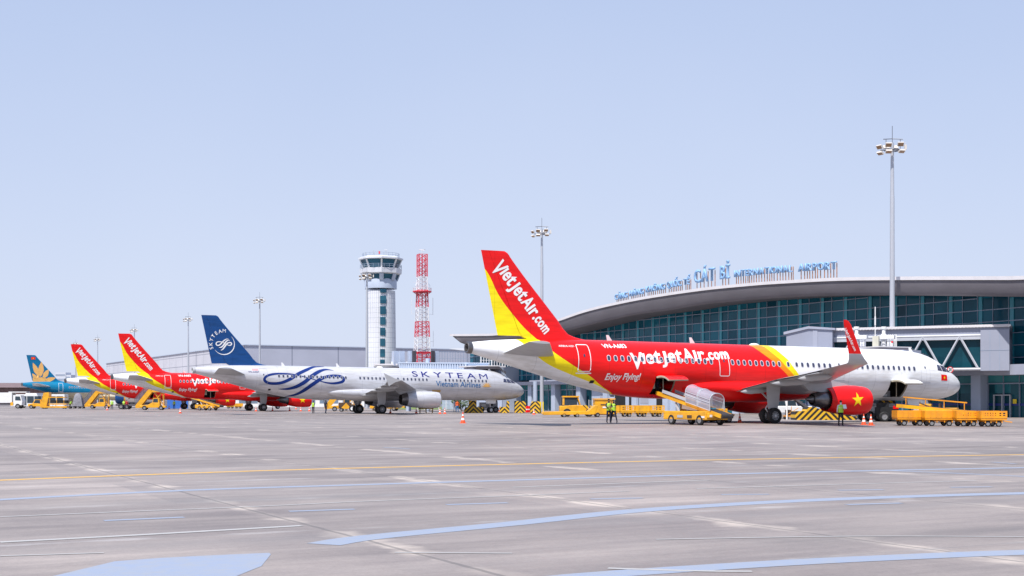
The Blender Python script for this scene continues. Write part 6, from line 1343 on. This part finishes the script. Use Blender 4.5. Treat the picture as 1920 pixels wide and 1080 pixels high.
# ---------------------------------------------------------------- people
M_skin = mat("skin", (.38, .20, .12), .6, var=.08, scale=8); M_hair = mat("black_hair", (.01, .009, .009), .6); M_vest = mat("lime_safety_vest", (.42, .72, .05), .6, var=.12, scale=4); M_navc = mat("navy_cloth", (.012, .018, .05), .85, var=.3, scale=5)
M_blkc = mat("black_cloth", (.012, .012, .014), .85, var=.3, scale=5); M_wshirt = mat("white_shirt", (.62, .64, .68), .8, var=.08, scale=6); M_orv = mat("orange_workwear", (.80, .14, .03), .7, var=.2, scale=5); M_bluec = mat("blue_trousers", (.03, .16, .38), .8, var=.2, scale=5); M_redc = mat("red_shirt", (.5, .03, .03), .8, var=.2)
M_refl = mat("silver_reflective_tape", (.72, .74, .74), .4)
def skinmesh(V, E, rad, sub=1):
    me = bpy.data.meshes.new("s"); me.from_pydata(V, E, []); o = bpy.data.objects.new("s", me); C.objects.link(o)
    sk = o.modifiers.new("s", 'SKIN'); sk.use_smooth_shade = True; sb = o.modifiers.new("u", 'SUBSURF'); sb.levels = sub; sb.render_levels = sub
    for i, r_ in enumerate(rad): me.skin_vertices[0].data[i].radius = r_ if isinstance(r_, tuple) else (r_, r_)
    me.skin_vertices[0].data[0].use_root = True
    dg = bpy.context.evaluated_depsgraph_get(); dg.update(); m2 = bpy.data.meshes.new_from_object(o.evaluated_get(dg)); bpy.data.objects.remove(o); return m2
def person(label, loc, rz, top, legs, vest=None, pose="stand", h=1.7, cap=None, sleeves=True, group=None):
    """faces local -Y; pose sets arms and legs"""
    r = thing("person", label, "person", loc, rz, group); k = h / 1.7
    P = {'pel': (0, 0, .92), 'spn': (0, .01, 1.15), 'chs': (0, 0, 1.33), 'nck': (0, 0, 1.45), 'hd0': (0, -.01, 1.53), 'hd1': (0, -.015, 1.64)}
    lg = {"stand": [(.10, 0, .88, .12, -.02, .47, .13, .02, .07), (-.10, 0, .88, -.13, -.02, .47, -.15, .02, .07)], "walk": [(.10, 0, .88, .16, -.2, .50, .08, .05, .12), (-.10, 0, .88, -.12, .06, .47, -.2, .28, .1)],
          "side": [(.10, 0, .88, .2, -.03, .48, .28, .0, .07), (-.10, 0, .88, -.14, -.05, .47, -.24, .05, .08)], "bend": [(.10, 0, .88, .13, -.15, .50, .14, .03, .07), (-.10, 0, .88, -.14, -.12, .5, -.15, .06, .07)]}
    ar = {"stand": [(.24, .0, 1.16, .27, -.05, .92), (-.24, .0, 1.16, -.28, -.04, .91)], "phone": [(.25, -.08, 1.16, .13, -.24, 1.33), (-.24, .0, 1.16, -.27, -.05, .92)], "cross": [(.25, -.06, 1.15, .02, -.24, 1.17), (-.25, -.06, 1.15, -.02, -.25, 1.13)],
          "wave": [(.26, -.1, 1.30, .16, -.22, 1.52), (-.26, -.1, 1.28, -.14, -.2, 1.5)], "swing": [(.24, -.12, 1.17, .24, -.25, .97), (-.24, .12, 1.17, -.25, .14, .93)], "paper": [(.24, -.1, 1.14, .16, -.30, 1.18), (-.24, 0, 1.15, -.27, -.03, .92)]}
    pl, pa_ = pose.split("+") if "+" in pose else (pose, "stand")
    V = [P['pel'], P['spn'], P['chs'], P['nck'], P['hd0'], P['hd1']]; E = [(0, 1), (1, 2), (2, 3), (3, 4), (4, 5)]; Rr = [(.15, .105), (.13, .10), (.165, .115), (.055, .055), (.075, .085), (.07, .085)]
    if pl == "bend":
        V = [(0, .0, .92), (0, -.15, 1.12), (0, -.33, 1.26), (0, -.44, 1.31), (0, -.5, 1.36), (0, -.6, 1.42)]
    off = Vector(V[2]) - Vector(P['chs'])
    for x1, y1, z1, x2, y2, z2, x3, y3, z3 in lg[pl if pl in lg else "stand"]:
        n = len(V); V += [(x1, y1, z1), (x2, y2, z2), (x3, y3, z3), (x3 * 1.02, y3 - .17, .045)]; E += [(0, n), (n, n + 1), (n + 1, n + 2), (n + 2, n + 3)]; Rr += [(.095, .095), (.062, .065), (.045, .05), (.042, .035)]
    hands = []
    for x2, y2, z2, x3, y3, z3 in ar[pa_ if pa_ in ar else "stand"]:
        n = len(V); sg_ = 1 if x2 > 0 else -1; a = Vector((sg_ * .19, 0, 1.40)) + off; b = Vector((x2, y2, z2)) + off; c = Vector((x3, y3, z3)) + off
        if pl == "bend": b = a + Vector((0, -.1, -.26)); c = b + Vector((0, -.12, -.2))
        d = (c - b).normalized(); V += [tuple(a), tuple(b), tuple(c), tuple(c + d * .07)]; E += [(2, n), (n, n + 1), (n + 1, n + 2), (n + 2, n + 3)]; Rr += [(.058, .058), (.042, .042), (.028, .028), (.034, .02)]
        s_ = d.cross(Vector((0, 1, 0.2))).normalized() * .018; w = c + d * .08
        for j, (ln_, o_) in enumerate(((.065, -1.5), (.075, -.5), (.07, .5), (.055, 1.5))):
            m = len(V); q0 = w + s_ * o_; V += [tuple(q0), tuple(q0 + d * ln_ * .55), tuple(q0 + d * ln_ + Vector((0, -.012, 0)))]; E += [(n + 3, m), (m, m + 1), (m + 1, m + 2)]; Rr += [.010, .009, .008]
        m = len(V); q0 = c + d * .04 + s_ * -2.0; V += [tuple(q0), tuple(q0 + d * .04 + s_ * -.8)]; E += [(n + 3, m), (m, m + 1)]; Rr += [.011, .009]
        hands.append((n + 2, c))
    V = [tuple(Vector(v) * k) for v in V]; Rr = [tuple(q * k for q in (r_ if isinstance(r_, tuple) else (r_, r_))) for r_ in Rr]
    me = skinmesh(V, E, Rr, 1); me.name = "body"
    for m in (M_skin, top, legs, M_blkc): me.materials.append(m)
    H = [Vector(c) * k for _, c in hands]; nk = Vector(V[3])
    for p in me.polygons:
        c = p.center; mi = 1
        if c.z < .10 * k: mi = 3
        elif c.z < .94 * k and abs(c.x) < .30 and not any((c - hh).length < .17 * k and abs(c.x) > .2 * k for hh in H): mi = 2
        if (c - nk).dot(Vector(V[4]) - nk) > 0.01: mi = 0
        if any((c - hh).length < .17 * k and (c.z > .78 * k) and not (abs(c.x) < .17 * k and c.z < 1.0 * k) and (c - hh).dot(hh - (Vector(V[2]))) > -.005 for hh in H) or (not sleeves and abs(c.x) > .215 * k and c.z < 1.24 * k and c.z > .75 * k): mi = 0
        p.material_index = mi
    o = bpy.data.objects.new("body", me); C.objects.link(o); o.parent = r
    hd = Vector(V[5]); hd0 = Vector(V[4]); up = (hd - hd0).normalized()
    q = MB(); q.ball(hd + Vector((0, .02, .012)) * k, .093 * k, 12, sc=(.92, 1.02, .92)); q.v = [v for v in q.v]
    q2 = MB(); n0 = 12
    for v in range(len(q.v)): pass
    q.v = [v if not (v.y < hd.y - .035 * k and v.z < hd.z + .045 * k) else Vector((v.x * .8 + hd.x * .2, hd.y - .03 * k, max(v.z, hd.z + .045 * k))) for v in q.v]
    q.build("cap" if cap else "hair", cap or M_hair, r, 50)
    q = MB(); f = hd + Vector((0, -.082, -.02)) * k                      # nose, brows, mouth
    q.add([f + Vector((-.012, .0, -.01)) * k, f + Vector((.012, 0, -.01)) * k, f + Vector((0, -.024, -.014)) * k, f + Vector((0, .0, .03)) * k], [(0, 1, 2), (0, 2, 3), (2, 1, 3)]); q.build("nose", M_skin, r, 0)
    q = MB()
    for s_ in (-1, 1): q.ball(f + Vector((s_ * .03, .004, .022)) * k, .009 * k, 6)
    q.box(f.x - .02 * k, f.y - .002, f.z - .047 * k, f.x + .02 * k, f.y + .01, f.z - .04 * k); q.build("eyes_and_mouth", M_hair, r, 0)
    if vest:
        q = MB(); rr = []
        a0, a1 = Vector(V[0]), Vector(V[2])
        for f_, w, d in ((-.02, .178, .135), (.3, .168, .13), (.7, .185, .14), (1.0, .198, .145), (1.18, .17, .125), (1.25, .12, .09)):
            c = a0.lerp(a1, f_); rr.append([c + Vector((w * k * math.cos(R(t)) * 1.0, d * k * math.sin(R(t)), 0)) for t in range(0, 360, 24)])
        q.rings(rr[:3], m=0); q.rings([rr[2], [p.lerp(p2, .22) for p, p2 in zip(rr[2], rr[3])]], m=1); q.rings([[p.lerp(p2, .22) for p, p2 in zip(rr[2], rr[3])]] + rr[3:], m=0); q.build("safety_vest", [vest, M_refl], r, 50)
    return r
p_ = px(1141.5, 793.2); person("man in lime vest, arms folded, left of the two under the red belly", p_, R(20), M_navc, M_navc, M_vest, "stand+cross", 1.76)
p_ = px(1150.5, 793.0); person("man in lime vest raising his hands, right of the two under the red belly", p_, R(-25), M_navc, M_navc, M_vest, "side+wave", 1.70)
person("man in white shirt, lime vest and black trousers standing beside the red engine", px(1576.5, 799.0), R(8), M_wshirt, M_blkc, M_vest, "stand+paper", 1.66)
o = MB().box(-.11, -.008, -.15, .11, .008, .15).build("paper_sheet", M_wr, None, 0); o.location = px(1576.5, 799.0) + Vector((.15, -.42, 1.28)); o.rotation_euler = (R(-30), 0, R(10)); tag(o, "white sheet of paper held by the man beside the red engine", "paper")
person("man in yellow-green vest and dark trousers walking before the white airliner's ribbon", px(587.5, 775.2), R(-15), M_navc, M_navc, M_vest, "walk+swing", 1.62)
person("man in dark uniform walking, right of the man in the yellow-green vest", px(611, 775.3), R(150), M_navc, M_navc, None, "walk+stand", 1.68)
person("worker in orange top and blue trousers by the chevron block, beyond the white nose", at(947.5 - 90, 178), R(10), M_orv, M_bluec, None, "stand+stand", 1.7)
person("man in pale clothes left of the worker in orange", at(852, 186), R(30), M_wshirt, M_wshirt, None, "stand+stand", 1.66)
person("worker in lime vest bending at the low cart under the teal airliner", at(131, 255), R(60), M_vest, M_blkc, M_vest, "bend+stand", 1.75)
person("man in green vest standing between the two mobile stairs, at the left", at(210, 232), R(20), M_vest, M_navc, M_vest, "stand+stand", 1.75)
person("man in lime vest beside the one in a red top, by the tanker's wheels", at(232, 230), R(-20), M_vest, M_navc, M_vest, "stand+cross", 1.72)
person("man in a red top between the tanker and the nearer mobile stairs", at(237.5, 229), R(15), M_redc, M_navc, None, "side+stand", 1.74)
person("man in lime vest standing before the blue hoarding", at(326.5, 240), R(0), M_vest, M_blkc, M_vest, "stand+stand", 1.7)
v = ap(30.6, .75); person("loader crouching in the open rear hold of the nearest airliner, at its left", (v.x, v.y, 1.93), R(-40), M_wshirt, M_blkc, None, "bend+stand", .95)
v = ap(29.9, .5); person("second loader deep inside the rear hold of the nearest airliner", (v.x, v.y, 1.99), R(10), M_navc, M_blkc, None, "stand+stand", 1.2)
for i, (s_, t_, lb, mm) in enumerate(((8.3, .2, "pale carton in the open front hold of the nearest airliner", M_wr), (7.75, .0, "grey case in the front hold, right of the pale carton", M_grey))):
    v = ap(s_, t_, 2.0); q = MB(); q.box(-.2, -.2, 0, .2, .2, .3 if i == 0 else .55); q.box(-.05, -.21, .1, .05, -.2, .2); o = q.build("carton", mm, None, 0, .015); o.location = v + Vector((0, 0, -.1)); o.rotation_euler = (0, 0, R(26.8)); tag(o, lb, "carton")
# ---------------------------------------------------------------- humid haze
